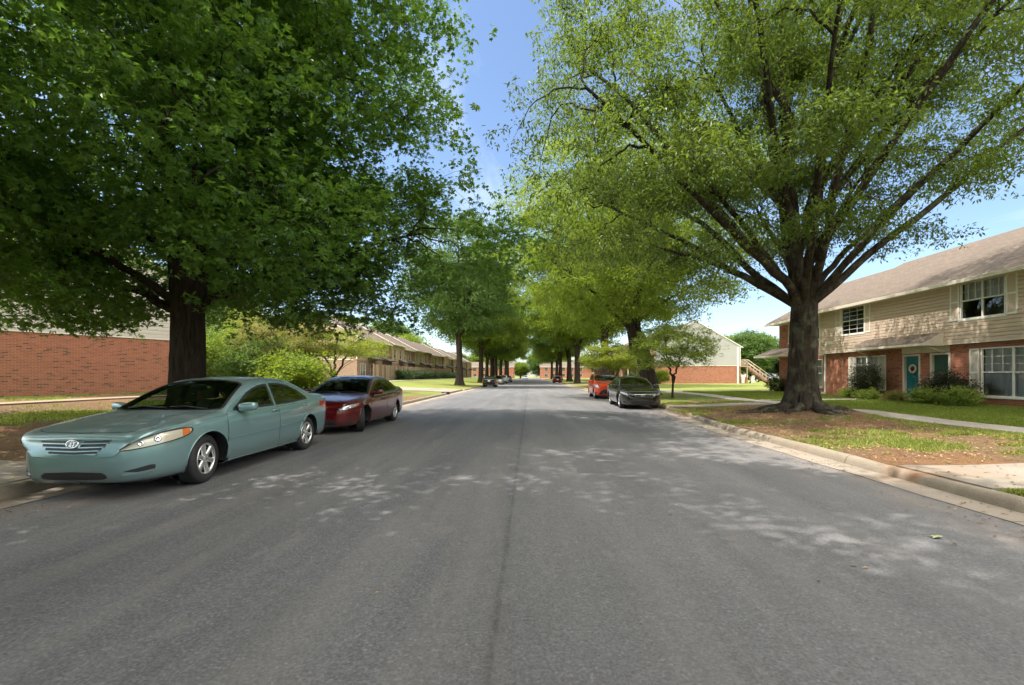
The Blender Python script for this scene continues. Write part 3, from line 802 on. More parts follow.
for q, (y, src, s) in enumerate(((92, l57, .95), (101, m2, 1.25), (118, l57, 1.35), (137, m2, 1.3), (158, l57, 1.35), (182, m2, 1.4))):
    put(src, -8.7+.3*math.sin(q*2), y, 1.3*q+.7, s, ['third', 'fourth', 'fifth', 'sixth', 'seventh', 'farthest'][q]+' street tree along the left verge from the near end of the far row', GL)
for q, (y, src, s) in enumerate(((52, m2, 1.36), (76, m2, 1.34), (98, l57, 1.36), (119, m2, 1.3), (141, l57, 1.3), (168, m2, 1.35))):
    put(src, 8.2+.4*math.sin(q*3+1), y, 1.9*q+.3, s, ['second', 'third', 'fourth', 'fifth', 'sixth', 'farthest'][q]+' street tree along the right verge counting from the leaning one', GR)
# small trees
def small_tree(name, x, y, mat, h, rad, seed, label, tips=260, per=42, leaf=.13, leafw=.07, layered=True, group=None, zm=.35, stems=1):
    sp = dict(seed=seed, r=.06 if stems == 1 else .10, shrink=.85, fork=h*.26, lean=(.05, 0), bark=M['bark_far'], roots=4, flare=.5, top_r=.8, leaders=2 if stems == 1 else 4, lspread=.35*rad,
              ells=[(0, 0, h*.62, rad, rad, h*.38)], zmin=h*zm, tips=tips, k1=9, k2=5, limb0=h*.22, rise=.5, limb_r=.035, r2=.6, leafmat=mat, per=per,
              leaf=leaf, leafw=leafw, spread=.24, flat=.18 if layered else .5, droop=.1, shell=.55, clump=.8, twig_r=.008, flare_h=.2)
    return make_tree(name, (x, y, tz(x, y)), sp, label, 'tree', group)
small_tree('small_tree', 8.2, 26.2, M['leaf_bright'], 4.6, 2.7, 41, 'young layered green tree on the lawn just right of the black sedan', tips=260, zm=.36, per=56)
small_tree('small_tree', 8.3, 45.0, M['leaf_yellow'], 5.0, 3.4, 42, 'small lime yellow tree beyond the orange hatchback', tips=420, per=42, leaf=.17, leafw=.1)
small_tree('small_tree', -13.6, 31.5, M['leaf_yellow'], 4.7, 4.0, 43, 'spreading multi stem yellow green tree on the left behind the red sedan', tips=380, per=49, stems=3, zm=.5)
small_tree('small_tree', -15.5, 29.0, M['leaf_pale'], 5.2, 3.0, 44, 'pale olive small tree left of the multi stem tree', tips=420, per=42)
# shrubs
def shrub(name, x, y, mat, rx, ry, h, n, leaf, label, seed, group=None, cat='shrub', z=None, boxy=False, stalk=True, lw=.5, z0=None, par=None):
    g = np.random.default_rng(seed)
    root = empty(name, (x, y, tz(x, y) if z0 is None else z0), 0, label, cat, group)
    k = max(6, n//60)
    if boxy:
        c = g.uniform(-1, 1, (k, 3)); c[:, 2] = g.random(k)
        ax = g.integers(0, 3, k)
        sgn = np.sign(g.normal(size=k)); 
        for q in range(k):
            if ax[q] == 2: c[q, 2] = .95
            else: c[q, ax[q]] = sgn[q]*.95
        P = c*np.array([rx, ry, h])
    else:
        d = g.normal(size=(k, 3)); d /= np.linalg.norm(d, axis=1, keepdims=True)
        lum = 1+.22*np.sin(d[:, 0]*5+seed)*np.cos(d[:, 1]*4+seed*2)
        P = d*(g.random((k, 1))**.35)*lum[:, None]*np.array([rx, ry, h*.52])*.93; P[:, 2] += h*.5; P[:, 2] = np.maximum(P[:, 2], .06)
    V, Rn = leaves(P, None, 56, g, leaf, leaf*lw, min(rx, ry)*.16+.04, .8, -.2, 1)
    V[:, 2] = np.maximum(V[:, 2], .0)
    np_mesh('foliage', V, np.arange(len(V)).reshape(-1, 4), mat, root, attr={'rnd': Rn})
    tb = Tubes()
    for q in range(9 if not boxy else 14):
        e = P[g.integers(0, k)]*.85
        s = np.array([e[0]*(.15 if not boxy else .9), e[1]*.15, -.05])
        tb.add(bez(s, (s+e)/2+g.normal(size=3)*.05, e, 5), np.linspace(.022, .006, 5), 5)
    tb.mesh('stems', M['bark_far'], root)
    return root
SG = 'tall shrubs left of the red sedan'
for q, (x, y, rx, h, mt, lb) in enumerate(((-22.5, 31, 3.0, 4.6, 'leaf_far', 'broad grey green shrub nearest the brick gable'), (-19.3, 29.5, 2.6, 3.9, 'leaf_mid', 'bright green rounded shrub second from the brick gable'),
        (-24.5, 40, 4, 6.6, 'leaf_yellow', 'tall yellow green bush standing behind the shrub row'), (-16.3, 27.8, 2.2, 3.1, 'leaf_far', 'low pale green shrub in the middle of the shrub row'),
        (-13.6, 26.5, 1.9, 2.3, 'leaf_mid', 'deep green low shrub at the right end of the shrub row'), (-21.0, 36, 3.2, 5.6, 'leaf_pale', 'olive orange tinted tall bush behind the shrub row'))):
    shrub('shrub', x, y, M[mt], rx, 2.3, h, 15000, .17, lb, 50+q, SG)
HG = 'boxy hedges before the left fence'
for q, (y0, y1) in enumerate(((62, 74), (76, 90), (92, 106))):
    shrub('hedge', -17.6, (y0+y1)/2, M['leaf_hedge'], .6, (y1-y0)/2, 1.05, 9000, .2, ['nearest', 'middle', 'farthest'][q]+' dark clipped hedge below the left fence', 60+q, HG, 'hedge', boxy=True)
# beds in front of the tan townhouse
shrub('shrub', 16.9, 22.9, M['leaf_shrub'], .62, .8, 1.7, 16000, .07, 'dark reddish round shrub under the first ground floor window', 70, lw=.6)
shrub('shrub', 16.5, 23.4, M['leaf_bright'], .5, .5, .55, 3500, .07, 'low green bush at the foot of the dark round shrub, left side', 71)
shrub('shrub', 16.3, 21.9, M['leaf_bright'], .5, .5, .42, 3500, .08, 'small bushy plant between the dark shrub and the entry walk', 72)
shrub('shrub', 16.3, 20.2, M['leaf_pale'], .42, .45, .38, 4000, .10, 'arching pale lily clump right of the entry walk', 73, lw=.25)
shrub('shrub', 16.9, 18.5, M['leaf_shrub'], .7, .9, 1.3, 16000, .065, 'dark glossy shrub before the second dark green door', 74, lw=.6)
shrub('shrub', 16.1, 18.5, M['leaf_bright'], .45, .52, .62, 6500, .065, 'bright lime bush, left one of the pair before the dark glossy shrub', 75, lw=.6)
shrub('shrub', 16.15, 17.0, M['leaf_bright'], .5, .6, .66, 8500, .065, 'bright lime bush, right one of the pair by the large window', 76, lw=.6)
shrub('shrub', 17.8, 32.9, M['leaf_hedge'], .7, .7, 1.0, 6000, .08, 'low dark bush at the far corner of the tan townhouses', 77)
o = shrub('topiary', 18.75, 34.05, M['leaf_hedge'], .5, .5, 1.1, 7000, .08, 'round dark topiary ball on a stem beyond the big oak', 78, cat='topiary', z0=tz(18.75, 34.05)+1.05)
tb = Tubes(); tb.add(np.array([[0, 0, -1.1], [.03, 0, -.4], [0, 0, .6]]), np.array([.06, .05, .04]), 8); tb.mesh('stem', M['bark_far'], o)
shrub('hedge', 17.6, 62.5, M['leaf_mid'], 1.6, .9, 1.9, 9000, .16, 'bright green clipped hedge left of the brick gable with the stair', 79, cat='hedge')
shrub('shrub', 13.5, 60.0, M['leaf_far'], 1.2, 1, 1.3, 4000, .16, 'soft green shrub behind the leaning tree', 80)
# distant woods: individually standing trees beyond the lawns
WG = 'distant trees beyond the buildings'
wl = make_tree('distant_tree', (37, 130, .3), far_spec(91, M['leaf_mid'], tips=700, per=42, leaf=.5, leafw=.3, spread=.8, zmin=1.6, ells=[(0, 0, 7, 6.5, 6.5, 5.2), (0, 0, 4, 5.5, 5.5, 3)], fork=2.4, limb0=1.8),
               'bright green distant tree right of the outside stair', 'tree', WG)
wl2 = make_tree('distant_tree', (58, 120, .3), far_spec(92, M['leaf_far'], tips=700, per=42, leaf=.5, leafw=.3, spread=.8, zmin=1.4, ells=[(0, 0, 7.6, 6.0, 6.0, 6.0), (0, 0, 4, 5, 5, 3)], fork=2.4, limb0=1.8),
               'grey green distant tree at the far right lawn edge', 'tree', WG)
g = np.random.default_rng(5); wk = 0
W = [(x, 128+g.uniform(-8, 30), 'beyond the right lawn') for x in np.arange(44, 150, 7.5)]
W += [(x, 225+g.uniform(0, 25), 'beyond the end of the street') for x in np.arange(-60, 100, 11)]
W += [(-x, 75+g.uniform(-10, 25), 'behind the left buildings') for x in np.arange(38, 110, 7.5)]
W += [(-x, 108+g.uniform(-5, 15), 'behind the left row') for x in np.arange(30, 60, 7)] + [(x, 58+g.uniform(-6, 8), 'behind the tan townhouses') for x in np.arange(62, 120, 9)]
for (x, y, where) in W:
    c = copy_tree((wl, wl2)[wk % 2]); s = g.uniform(.8, 1.25); c.location = (x, y, tz(x, y)-.1); c.rotation_euler.z = g.uniform(0, 6); c.scale = (s, s, s*g.uniform(.85, 1.1))
    c['label'] = '%s distant tree %s' % (('bright green', 'soft green')[wk % 2], where); c['group'] = ('bright', 'soft')[wk % 2]+' green trees '+where; wk += 1
# ------------------------------------------------------------------ cars
M['tyre'] = simple('tyre_rubber', (.022, .022, .024), .75, var=.2, bump=.2)
M['alloy'] = simple('silver_alloy', (.62, .62, .61), .3, .85, var=.05)
M['alloy_dark'] = simple('brake_and_barrel_metal', (.06, .06, .06), .5, .6)
M['trim'] = simple('black_plastic_trim', (.018, .018, .02), .5)
M['chrome'] = simple('chrome', (.82, .82, .82), .08, 1.0, var=.02)
M['lamp'] = simple('hazed_headlamp_lens', srgb(214, 206, 186), .18, .25, coat=1.0, var=.08)
M['lamp_clear'] = simple('clear_headlamp_lens', srgb(190, 194, 198), .1, .5, coat=1.0, var=.15, scale=25)
M['amber'] = simple('amber_lens', srgb(206, 112, 52), .2, 0, coat=1.0)
M['redlens'] = simple('red_tail_lens', srgb(150, 14, 16), .15, 0, coat=1.0)
M['carglass'] = glass_mat('car_glass', (.42, .50, .46), 1.0)
M['carglass_dark'] = glass_mat('dark_car_glass', (.13, .15, .15), 1.0)
M['seat'] = simple('grey_car_seat_fabric', srgb(96, 92, 86), .9)
M['seat_dark'] = simple('dark_car_seat_fabric', srgb(44, 43, 42), .9)
M['plate'] = simple('licence_plate_white', srgb(225, 228, 230), .4, var=.03)

def pchip(xs, ysv):
    xs = np.array(xs, float); ysv = np.array(ysv, float); h = np.diff(xs); d = np.diff(ysv)/h
    m = np.zeros(len(xs))
    for i in range(1, len(xs)-1):
        if d[i-1]*d[i] > 0:
            w1, w2 = 2*h[i]+h[i-1], h[i]+2*h[i-1]; m[i] = (w1+w2)/(w1/d[i-1]+w2/d[i])
    m[0], m[-1] = d[0], d[-1]
    def f(x):
        x = np.clip(x, xs[0], xs[-1]); i = np.clip(np.searchsorted(xs, x, side='right')-1, 0, len(h)-1)
        t = (x-xs[i])/h[i]
        return ysv[i]*(1+2*t)*(1-t)**2+m[i]*h[i]*t*(1-t)**2+ysv[i+1]*t*t*(3-2*t)+m[i+1]*h[i]*t*t*(t-1)
    return f
def catmull(P, seg):
    P = [np.array(p, float) for p in P]; P = [2*P[0]-P[1]]+P+[2*P[-1]-P[-2]]; out = []
    for i in range(1, len(P)-2):
        p0, p1, p2, p3 = P[i-1:i+3]
        t0 = 0; t1 = t0+np.linalg.norm(p1-p0)**.5+1e-6; t2 = t1+np.linalg.norm(p2-p1)**.5+1e-6; t3 = t2+np.linalg.norm(p3-p2)**.5+1e-6
        for q in range(seg[i-1]):
            t = t1+(t2-t1)*q/seg[i-1]
            A1 = (t1-t)/(t1-t0)*p0+(t-t0)/(t1-t0)*p1; A2 = (t2-t)/(t2-t1)*p1+(t-t1)/(t2-t1)*p2; A3 = (t3-t)/(t3-t2)*p2+(t-t2)/(t3-t2)*p3
            B1 = (t2-t)/(t2-t0)*A1+(t-t0)/(t2-t0)*A2; B2 = (t3-t)/(t3-t1)*A2+(t-t1)/(t3-t1)*A3
            out.append((t2-t)/(t2-t1)*B1+(t-t1)/(t2-t1)*B2)
    out.append(P[-2]); return out

SEDAN = dict(L=4.8, W=1.82, H=1.46, wf=.975, wr=3.75, tr=.332,
    ztop=[(0, .56), (.02, .665), (.05, .735), (.1, .785), (.2, .825), (.4, .86), (.7, .90), (.95, .935), (1.2, .97), (1.33, .992), (1.55, 1.11), (1.85, 1.265), (2.1, 1.365), (2.4, 1.435), (2.75, 1.46), (3.2, 1.445), (3.5, 1.395), (3.8, 1.295), (4.08, 1.165), (4.22, 1.125), (4.5, 1.105), (4.72, 1.075), (4.78, .98), (4.8, .80)],
    zsh=[(0, .53), (.02, .61), (.05, .67), (.1, .72), (.2, .76), (.4, .80), (.7, .845), (1.0, .88), (1.5, .915), (2.5, .935), (3.4, .965), (4.1, 1.0), (4.5, 1.02), (4.72, 1.0), (4.78, .92), (4.8, .76)],
    wid=[(0, .40), (.015, .49), (.04, .56), (.09, .63), (.18, .715), (.33, .81), (.6, .88), (1.0, .908), (2.4, .91), (3.7, .905), (4.2, .885), (4.5, .855), (4.66, .81), (4.75, .75), (4.79, .67), (4.8, .57)],
    zbot=[(0, .36), (.03, .26), (.1, .205), (.3, .19), (.8, .18), (4.2, .19), (4.6, .23), (4.75, .30), (4.8, .42)],
    wre=[(0, .46), (.04, .60), (.1, .68), (.3, .755), (.8, .80), (1.15, .80), (1.33, .79), (1.7, .73), (2.1, .662), (2.6, .632), (3.2, .625), (3.6, .645), (3.95, .69), (4.2, .735), (4.5, .73), (4.7, .66), (4.8, .44)],
    zre=[(0, .54), (.05, .705), (.1, .755), (.2, .795), (.4, .83), (.7, .87), (.95, .905), (1.2, .935), (1.33, .952), (1.55, 1.055), (1.85, 1.20), (2.1, 1.30), (2.4, 1.37), (2.75, 1.40), (3.2, 1.385), (3.5, 1.335), (3.8, 1.235), (4.08, 1.12), (4.22, 1.09), (4.5, 1.078), (4.7, 1.05), (4.8, .78)],
    # windows as (s, z_low, z_high)
    side_win=[[(1.56, .955, .965), (1.7, .958, 1.035), (1.95, .962, 1.165), (2.2, .966, 1.26), (2.42, .97, 1.31), (2.62, .972, 1.332)],
              [(2.71, .974, 1.338), (3.0, .978, 1.330), (3.3, .99, 1.285), (3.55, 1.002, 1.195), (3.78, 1.02, 1.05)]],
    front_glass=[(-.755, 1.42, 1.45), (-.71, 1.39, 1.62), (-.67, 1.37, 1.80), (-.63, 1.355, 1.98), (-.59, 1.34, 2.14), (-.3, 1.29, 2.21), (0, 1.27, 2.235), (.3, 1.29, 2.21), (.59, 1.34, 2.14), (.63, 1.355, 1.98), (.67, 1.37, 1.80), (.71, 1.39, 1.62), (.755, 1.42, 1.45)],
    rear_glass=[(-.66, 3.98, 4.03), (-.62, 3.70, 4.06), (-.56, 3.46, 4.09), (-.3, 3.43, 4.11), (0, 3.42, 4.12), (.3, 3.43, 4.11), (.56, 3.46, 4.09), (.62, 3.70, 4.06), (.66, 3.98, 4.03)],
    doors=[[(1.33, .28, .88), (1.40, .25, .93), (1.52, .24, .942), (2.66, .24, .955)], [(2.675, .24, .955), (3.28, .24, .975), (3.40, .42, .985), (3.5, .56, .99), (3.66, .70, 1.0), (3.72, .76, 1.0)]],
    hood=True, seats='seat', glass='carglass')

def make_car(name, label, spec, paint, group=None, cat='car', rear=False, detail=True):
    sp = spec; L = sp['L']; root = empty(name, (0, 0, 0), 0, label, cat, group)
    F = {k_: pchip(*zip(*sp[k_])) for k_ in ('ztop', 'zsh', 'wid', 'zbot', 'wre', 'zre')}
    W = sp['W']/1.82*1.0
    X0 = L/2      # local x = X0 - s  (front is +x)
    ns = 150 if detail else 90
    t = np.linspace(0, 1, ns)
    S = L*(t-.065*np.sin(2*np.pi*t)*1.6)      # denser at the ends
    S = np.clip(S, 0, L)
    rings = []
    segs = [2, 2, 5, 6, 3, 3, 9, 5, 4]
    for s_ in S:
        w = F['wid'](s_)*W; zb = F['zbot'](s_); zs = F['zsh'](s_); zt = F['ztop'](s_); wr_ = F['wre'](s_)*W; zr = F['zre'](s_)
        zm = zb+(zs-zb)*.52
        wl = w*.955
        pts = [(0, zb), (.75*wl, zb), (.975*wl, zb+.05), (w, zm), (w*.990, zs-.085*min(1, (zs-zb)/.4)), (w*.972, zs-.02*min(1, (zs-zb)/.4)), (max(w*.93, wr_+.01), zs), (wr_, zr), (wr_*.62, zt-.012), (0, zt)]
        R_ = catmull(pts, segs)
        rings.append([(X0-s_, p[0], p[1]) for p in R_])
    P = np.array(rings); nu, nv = P.shape[:2]
    full = np.concatenate([P, (P*np.array([1, -1, 1]))[:, -2:0:-1]], 1)  # closed ring
    nf = full.shape[1]
    V = full.reshape(-1, 3)
    fc = []
    for a in range(nu-1):
        for b in range(nf):
            b2 = (b+1) % nf; fc.append((a*nf+b, a*nf+b2, (a+1)*nf+b2, (a+1)*nf+b))
    c0 = len(V); V = np.vstack([V, full[0].mean(0), full[-1].mean(0)])
    for b in range(nf):
        b2 = (b+1) % nf; fc.append((c0, b2, b)); fc.append((c0+1, (nu-1)*nf+b, (nu-1)*nf+b2))
    bvh = BVHTree.FromPolygons([tuple(v) for v in V], fc)
    def side_y(s_, z, sg=1):
        h = bvh.ray_cast(Vector((X0-s_, 3*sg, z)), Vector((0, -sg, 0)))
        return h[0], h[1]
    # arches: snap
    tr = sp['tr']; ar = tr+.045
    Vb = V.copy(); dead = np.zeros(len(fc), bool)
    cen = np.array([V[list(f)].mean(0) for f in fc])
    nrm = np.array([np.cross(V[f[1]]-V[f[0]], V[f[2]]-V[f[1]]) for f in fc]); nrm /= np.linalg.norm(nrm, axis=1, keepdims=True)+1e-12
    sfc = X0-cen[:, 0]
    for ws in (sp['wf'], sp['wr']):
        vs = X0-Vb[:, 0]; rr = np.hypot(vs-ws, Vb[:, 2]-tr)
        out_side = np.abs(Vb[:, 1]) > .45*W
        ins = (rr < ar) & out_side
        fin = np.array([all(ins[i] for i in f) for f in fc]); dead |= fin
        k_ = ins
        dirx = (vs[k_]-ws)/(rr[k_]+1e-6); dirz = (Vb[k_, 2]-tr)/(rr[k_]+1e-6)
        Vb[k_, 0] = X0-(ws+dirx*ar); Vb[k_, 2] = tr+dirz*ar
        low = Vb[:, 2] < .0; Vb[low, 2] = .17
    # windows openings
    def in_shape(shape, a, b):
        sh = np.array(shape); lo = np.interp(a, sh[:, 0], sh[:, 1]); hi = np.interp(a, sh[:, 0], sh[:, 2])
        return (a > sh[0, 0]+.008) & (a < sh[-1, 0]-.008) & (b > lo+.006) & (b < hi-.006)
    for sh in sp['side_win']: dead |= in_shape(sh, sfc, cen[:, 2]) & (np.abs(cen[:, 1]) > .45*W)
    dead |= in_shape(sp['front_glass'], cen[:, 1]/W, sfc) & (cen[:, 2] > .9) 
    dead |= in_shape(sp['rear_glass'], cen[:, 1]/W, sfc) & (cen[:, 2] > .9)
    keep = [f[::-1] for f, d in zip(fc, dead) if not d]
    me = bpy.data.meshes.new('body'); me.from_pydata([tuple(v) for v in Vb], [], keep)
    bm = bmesh.new(); bm.from_mesh(me)
    bmesh.ops.delete(bm, geom=[v for v in bm.verts if not v.link_faces], context='VERTS')
    bmesh.ops.recalc_face_normals(bm, faces=bm.faces)
    if sum(f.normal.z*(f.calc_center_median().z-.6) for f in bm.faces) < 0: bmesh.ops.reverse_faces(bm, faces=bm.faces)
    bm.to_mesh(me); bm.free()
    me.polygons.foreach_set('use_smooth', [True]*len(me.polygons)); me.materials.append(paint)
    body = link(bpy.data.objects.new('body', me), root)

    # projected patches --------------------------------------------------------------
    def cast(o_, d_, guide, off):
        h = bvh.ray_cast(o_, d_)
        if h[0] is None or (h[0]-guide).length > .9: h = bvh.find_nearest(guide)
        n = h[1]
        if n.dot(d_) > 0: n = -n
        return h[0]+n*off
    def proj_side(sg):
        def f(a, b, off):
            g_ = Vector((X0-a, .8*sg, b)); return cast(Vector((X0-a, 3*sg, b)), Vector((0, -sg, 0)), g_, off)
        return f
    def proj_top(a, b, off):      # a = y/W, b = s
        g_ = Vector((X0-b, a*W, 1.2)); return cast(Vector((X0-b, a*W, 4)), Vector((0, 0, -1)), g_, off)
    def proj_back(a, b, off):
        return cast(Vector((-4, a*W, b)), Vector((1, 0, 0)), Vector((-X0, a*W, b)), off)
    def proj_front(a, b, off):
        return cast(Vector((4, a*W, b)), Vector((-1, 0, 0)), Vector((X0, a*W, b)), off)
    def proj_wrap(sg, s0=.0):     # a = plan angle param 0 front .. 1 side ; nodes (s, y, angle)
        nodes = np.array([(.0, .30, 0.), (.03, .52, 15.), (.12, .70, 40.), (.30, .82, 66.), (.62, .88, 82.), (.95, .90, 90.)])
        pa = np.array([0, .2, .42, .62, .84, 1.0])
        def f(a, b, off):
            s_, y_, an = (np.interp(a, pa, nodes[:, q]) for q in range(3))
            n = Vector((math.cos(R(an)), sg*math.sin(R(an)), 0)); q = Vector((X0-s_, sg*y_*W, b))
            return cast(q+n*1.5, -n, q, off)
        return f
    def proj_wrapb(sg):
        nodes = np.array([(.0, .30, 0.), (.03, .50, 15.), (.12, .70, 40.), (.30, .82, 66.), (.62, .87, 82.), (.95, .89, 90.)]); pa = np.array([0, .2, .42, .62, .84, 1.0])
        def f(a, b, off):
            s_, y_, an = (np.interp(a, pa, nodes[:, q]) for q in range(3))
            n = Vector((-math.cos(R(an)), sg*math.sin(R(an)), 0)); q = Vector((-X0+s_, sg*y_*W, b))
            return cast(q+n*1.5, -n, q, off)
        return f
    def patch(nm, shape, proj, mat, off=.004, parent=body, nu_=18, nv_=8, u=(0, 1), v=(0, 1), skirt=.012, mb_=None, swap=False, flip=False, m=0):
        sh = np.array(shape, float); mb2 = mb_ or MB()
        G = np.zeros((nu_+1, nv_+1, 3)); a0, a1 = sh[0, 0], sh[-1, 0]
        for i in range(nu_+1):
            for j in range(nv_+1):
                uu = u[0]+(u[1]-u[0])*i/nu_; vv = v[0]+(v[1]-v[0])*j/nv_
                a = a0+(a1-a0)*uu; ac = min(max(a, a0), a1)
                lo, hi = np.interp(ac, sh[:, 0], sh[:, 1]), np.interp(ac, sh[:, 0], sh[:, 2])
                G[i, j] = proj(a, lo+(hi-lo)*vv, off)
        mb2.grid(G, m=m)
        if skirt:
            G2 = np.zeros_like(G); c_ = np.array([0, 0, .6])
            ring = [(i, 0) for i in range(nu_+1)]+[(nu_, j) for j in range(1, nv_+1)]+[(i, nv_) for i in range(nu_-1, -1, -1)]+[(0, j) for j in range(nv_-1, 0, -1)]
            A = np.array([G[i, j] for i, j in ring])
            n0 = np.cross(G[-1, nv_//2]-G[0, nv_//2], G[nu_//2, -1]-G[nu_//2, 0]); n0 /= np.linalg.norm(n0)+1e-9
            if np.dot(n0, G.mean((0, 1))-np.array([0, 0, .7])) < 0: n0 = -n0
            B = A-n0*skirt
            mb2.grid(np.stack([A, B], 1), wrap=True, m=m, sm=False)
        if mb_ is None: return mb2.build(nm, mat, parent)
    def frame(mb2, shape, proj, wd=.022, off=.006, nu_=20, nv_=8, aspect=None, m=0):
        """ring of trim that follows a shape's outline"""
        sh = np.array(shape, float); a0, a1 = sh[0, 0], sh[-1, 0]
        loop = []
        for i in range(nu_+1): 
            a = a0+(a1-a0)*i/nu_; loop.append((a, np.interp(a, sh[:, 0], sh[:, 1])))
        for i in range(nu_, -1, -1):
            a = a0+(a1-a0)*i/nu_; loop.append((a, np.interp(a, sh[:, 0], sh[:, 2])))
        Lp = np.array(loop); n_ = len(Lp)
        # drop duplicates, resample evenly
        seg = np.linalg.norm(np.diff(np.vstack([Lp, Lp[:1]]), axis=0), axis=1); cs = np.r_[0, np.cumsum(seg)]
        tt = np.linspace(0, cs[-1], 81)[:-1]; LL = np.vstack([Lp, Lp[:1]])
        Q = np.stack([np.interp(tt, cs, LL[:, 0]), np.interp(tt, cs, LL[:, 1])], 1)
        T = np.roll(Q, -1, 0)-np.roll(Q, 1, 0); T /= np.linalg.norm(T, axis=1, keepdims=True)+1e-9
        Nn = np.stack([T[:, 1], -T[:, 0]], 1)
        G = np.array([[proj(*(q+n*wd*e), off if abs(e) < .9 else off-.006) for e in (-1, -.7, .1, .35)] for q, n in zip(Q, Nn)])
        mb2.grid(G, wrap=True, m=m)
    glass = M[sp['glass']]
    for sg in (1, -1):
        pj = proj_side(sg)
        mg = MB()
        for sh in sp['side_win']:
            w_ = patch('side_window', sh, pj, glass, .001, root, 14, 8, skirt=0)
            frm = MB(); frame(frm, sh, pj, .026, .005); frm.build('window_trim', M['trim'], w_)
        # door panels with dark gaps
        for q, sh in enumerate(sp['doors']):
            g2 = [(a-(.009 if i == 0 else -.009 if i == len(sh)-1 else 0), lo-.009, hi+.004) for i, (a, lo, hi) in enumerate(sh)]
            d_ = patch('door', sh, pj, paint, .005, root, 18, 10, skirt=.006)
            patch('door_gap', g2, pj, M['trim'], .0012, d_, 18, 10, skirt=0)
            a1 = sh[-1][0]-.14 if q == 0 else sp['doors'][1][-1][0]-.17
            hz = .875 if q == 0 else .90
            hz *= sp.get('hscale', 1)
            hb = MB(); p = [pj(a1-.09+.18*e/6, hz+.008*math.sin(math.pi*e/6), .012+.028*math.sin(math.pi*e/6)) for e in range(7)]
            hb.tube([tuple(x) for x in p], [.011, .015, .016, .016, .016, .015, .011], 8)
            hb.build('door_handle', paint, d_)
            mo = MB(); za, zc_ = sp.get('mold', (.565, .61))
            ml = [(sh[0][0]+.02, za, za+.028), (sh[-1][0]-(.02 if q == 0 else .18), zc_-.01, zc_+.018)] if q else [(sh[0][0]+.02, za-.02, za+.008), (sh[-1][0]-.02, za, za+.028)]
            patch('side_moulding', ml, pj, paint, .013, d_, 10, 2, skirt=.012)
    fg = patch('windscreen', sp['front_glass'], proj_top, glass, .001, root, 24, 10, skirt=0)
    frm = MB(); frame(frm, [(a, lo-.02, hi+.01) for a, lo, hi in sp['front_glass']], proj_top, .03, .005); frm.build('windscreen_trim', M['trim'], fg)
    if not sp.get('no_wiper'):
        for y0, y1 in ((-.55, .02), (.05, .62)):
            wb = MB(); p = [proj_top(y0+(y1-y0)*e/6, sp['front_glass'][len(sp['front_glass'])//2][1]+.02+.10*(1-abs((e-2)/6)), .022) for e in range(7)]
            wb.tube([tuple(x) for x in p], [.009]*7, 5); wb.build('wiper', M['trim'], fg)
    rg = patch('rear_window', sp['rear_glass'], proj_top if not sp.get('hatch') else proj_back, glass, .001, root, 20, 8, skirt=0)
    frm = MB(); frame(frm, sp['rear_glass'], proj_top if not sp.get('hatch') else proj_back, .025, .005); frm.build('window_trim', M['trim'], rg)
    # hood seam
    if sp.get('hood_shape'):
        hd = patch('bonnet', sp['hood_shape'], proj_top, sp.get('hood_paint', paint), .005, root, 22, 20, skirt=.006)
        patch('bonnet_gap', [(a*1.012, lo-.012, hi+.004) for a, lo, hi in sp['hood_shape']], proj_top, M['trim'], .0012, hd, 22, 20, skirt=0)
    if sp.get('roof_panel'): patch('roof_panel', sp['roof_panel'], proj_top, M['trim'], .006, root, 14, 10, skirt=.006)
    # lamps, grille
    for sg in (1, -1):
        pw = proj_wrap(sg)
        hl = patch('headlight', sp['headlamp'], pw, M[sp.get('lamp', 'lamp')], .006, root, 20, 6, skirt=.012)
        frm = MB(); frame(frm, sp['headlamp'], pw, .012, .007); frm.build('lamp_surround', M['trim'], hl)
        if sp.get('turn'): patch('turn_signal', sp['turn'], pw, M['amber'], .009, hl, 8, 4, skirt=.003)
        for (a, z, rr_) in sp.get('bulbs', []):
            c_ = pw(a, z, .004); d_ = (pw(a, z, .02)-c_).normalized(); mb2 = MB()
            q = d_.to_track_quat('Z', 'Y'); n = 16; prof = [(0.001, .004), (rr_*.45, .006), (rr_*.6, .009), (rr_, .009), (rr_*1.1, .002)]
            G = np.array([[tuple(c_+q @ Vector((r_*math.cos(2*math.pi*i/n), r_*math.sin(2*math.pi*i/n), h_))) for r_, h_ in prof] for i in range(n)])
            mb2.grid(G, wrap=True); mb2.build('reflector', M['chrome'], hl)
        if sp.get('fog'): 
            fo = patch('fog_recess', sp['fog'], pw, M['trim'], .004, root, 10, 4, skirt=.006)
        if sp.get('fog_trim'):
            patch('bumper_blade', sp['fog_trim'], pw, paint, .016, root, 10, 3, skirt=.016)
    for sh in sp.get('slots', []):
        patch('grille_slot', sh, proj_front, M['trim'], .004, root, 14, 3, skirt=.003)
    for sh, mt in sp.get('bars', []):
        patch('grille_bar', sh, proj_front, M[mt] if mt != 'paint' else paint, .014, root, 16, 3, skirt=.012)
    if sp.get('lowgrille'):
        lg = patch('lower_grille', sp['lowgrille'], proj_front, M['trim'], .004, root, 16, 4, skirt=.004)
        for z in (.25, .75):
            a0, a1 = sp['lowgrille'][0][0], sp['lowgrille'][-1][0]; zz = np.interp(0, [-1, 1], [sp['lowgrille'][len(sp['lowgrille'])//2][1]]*2)
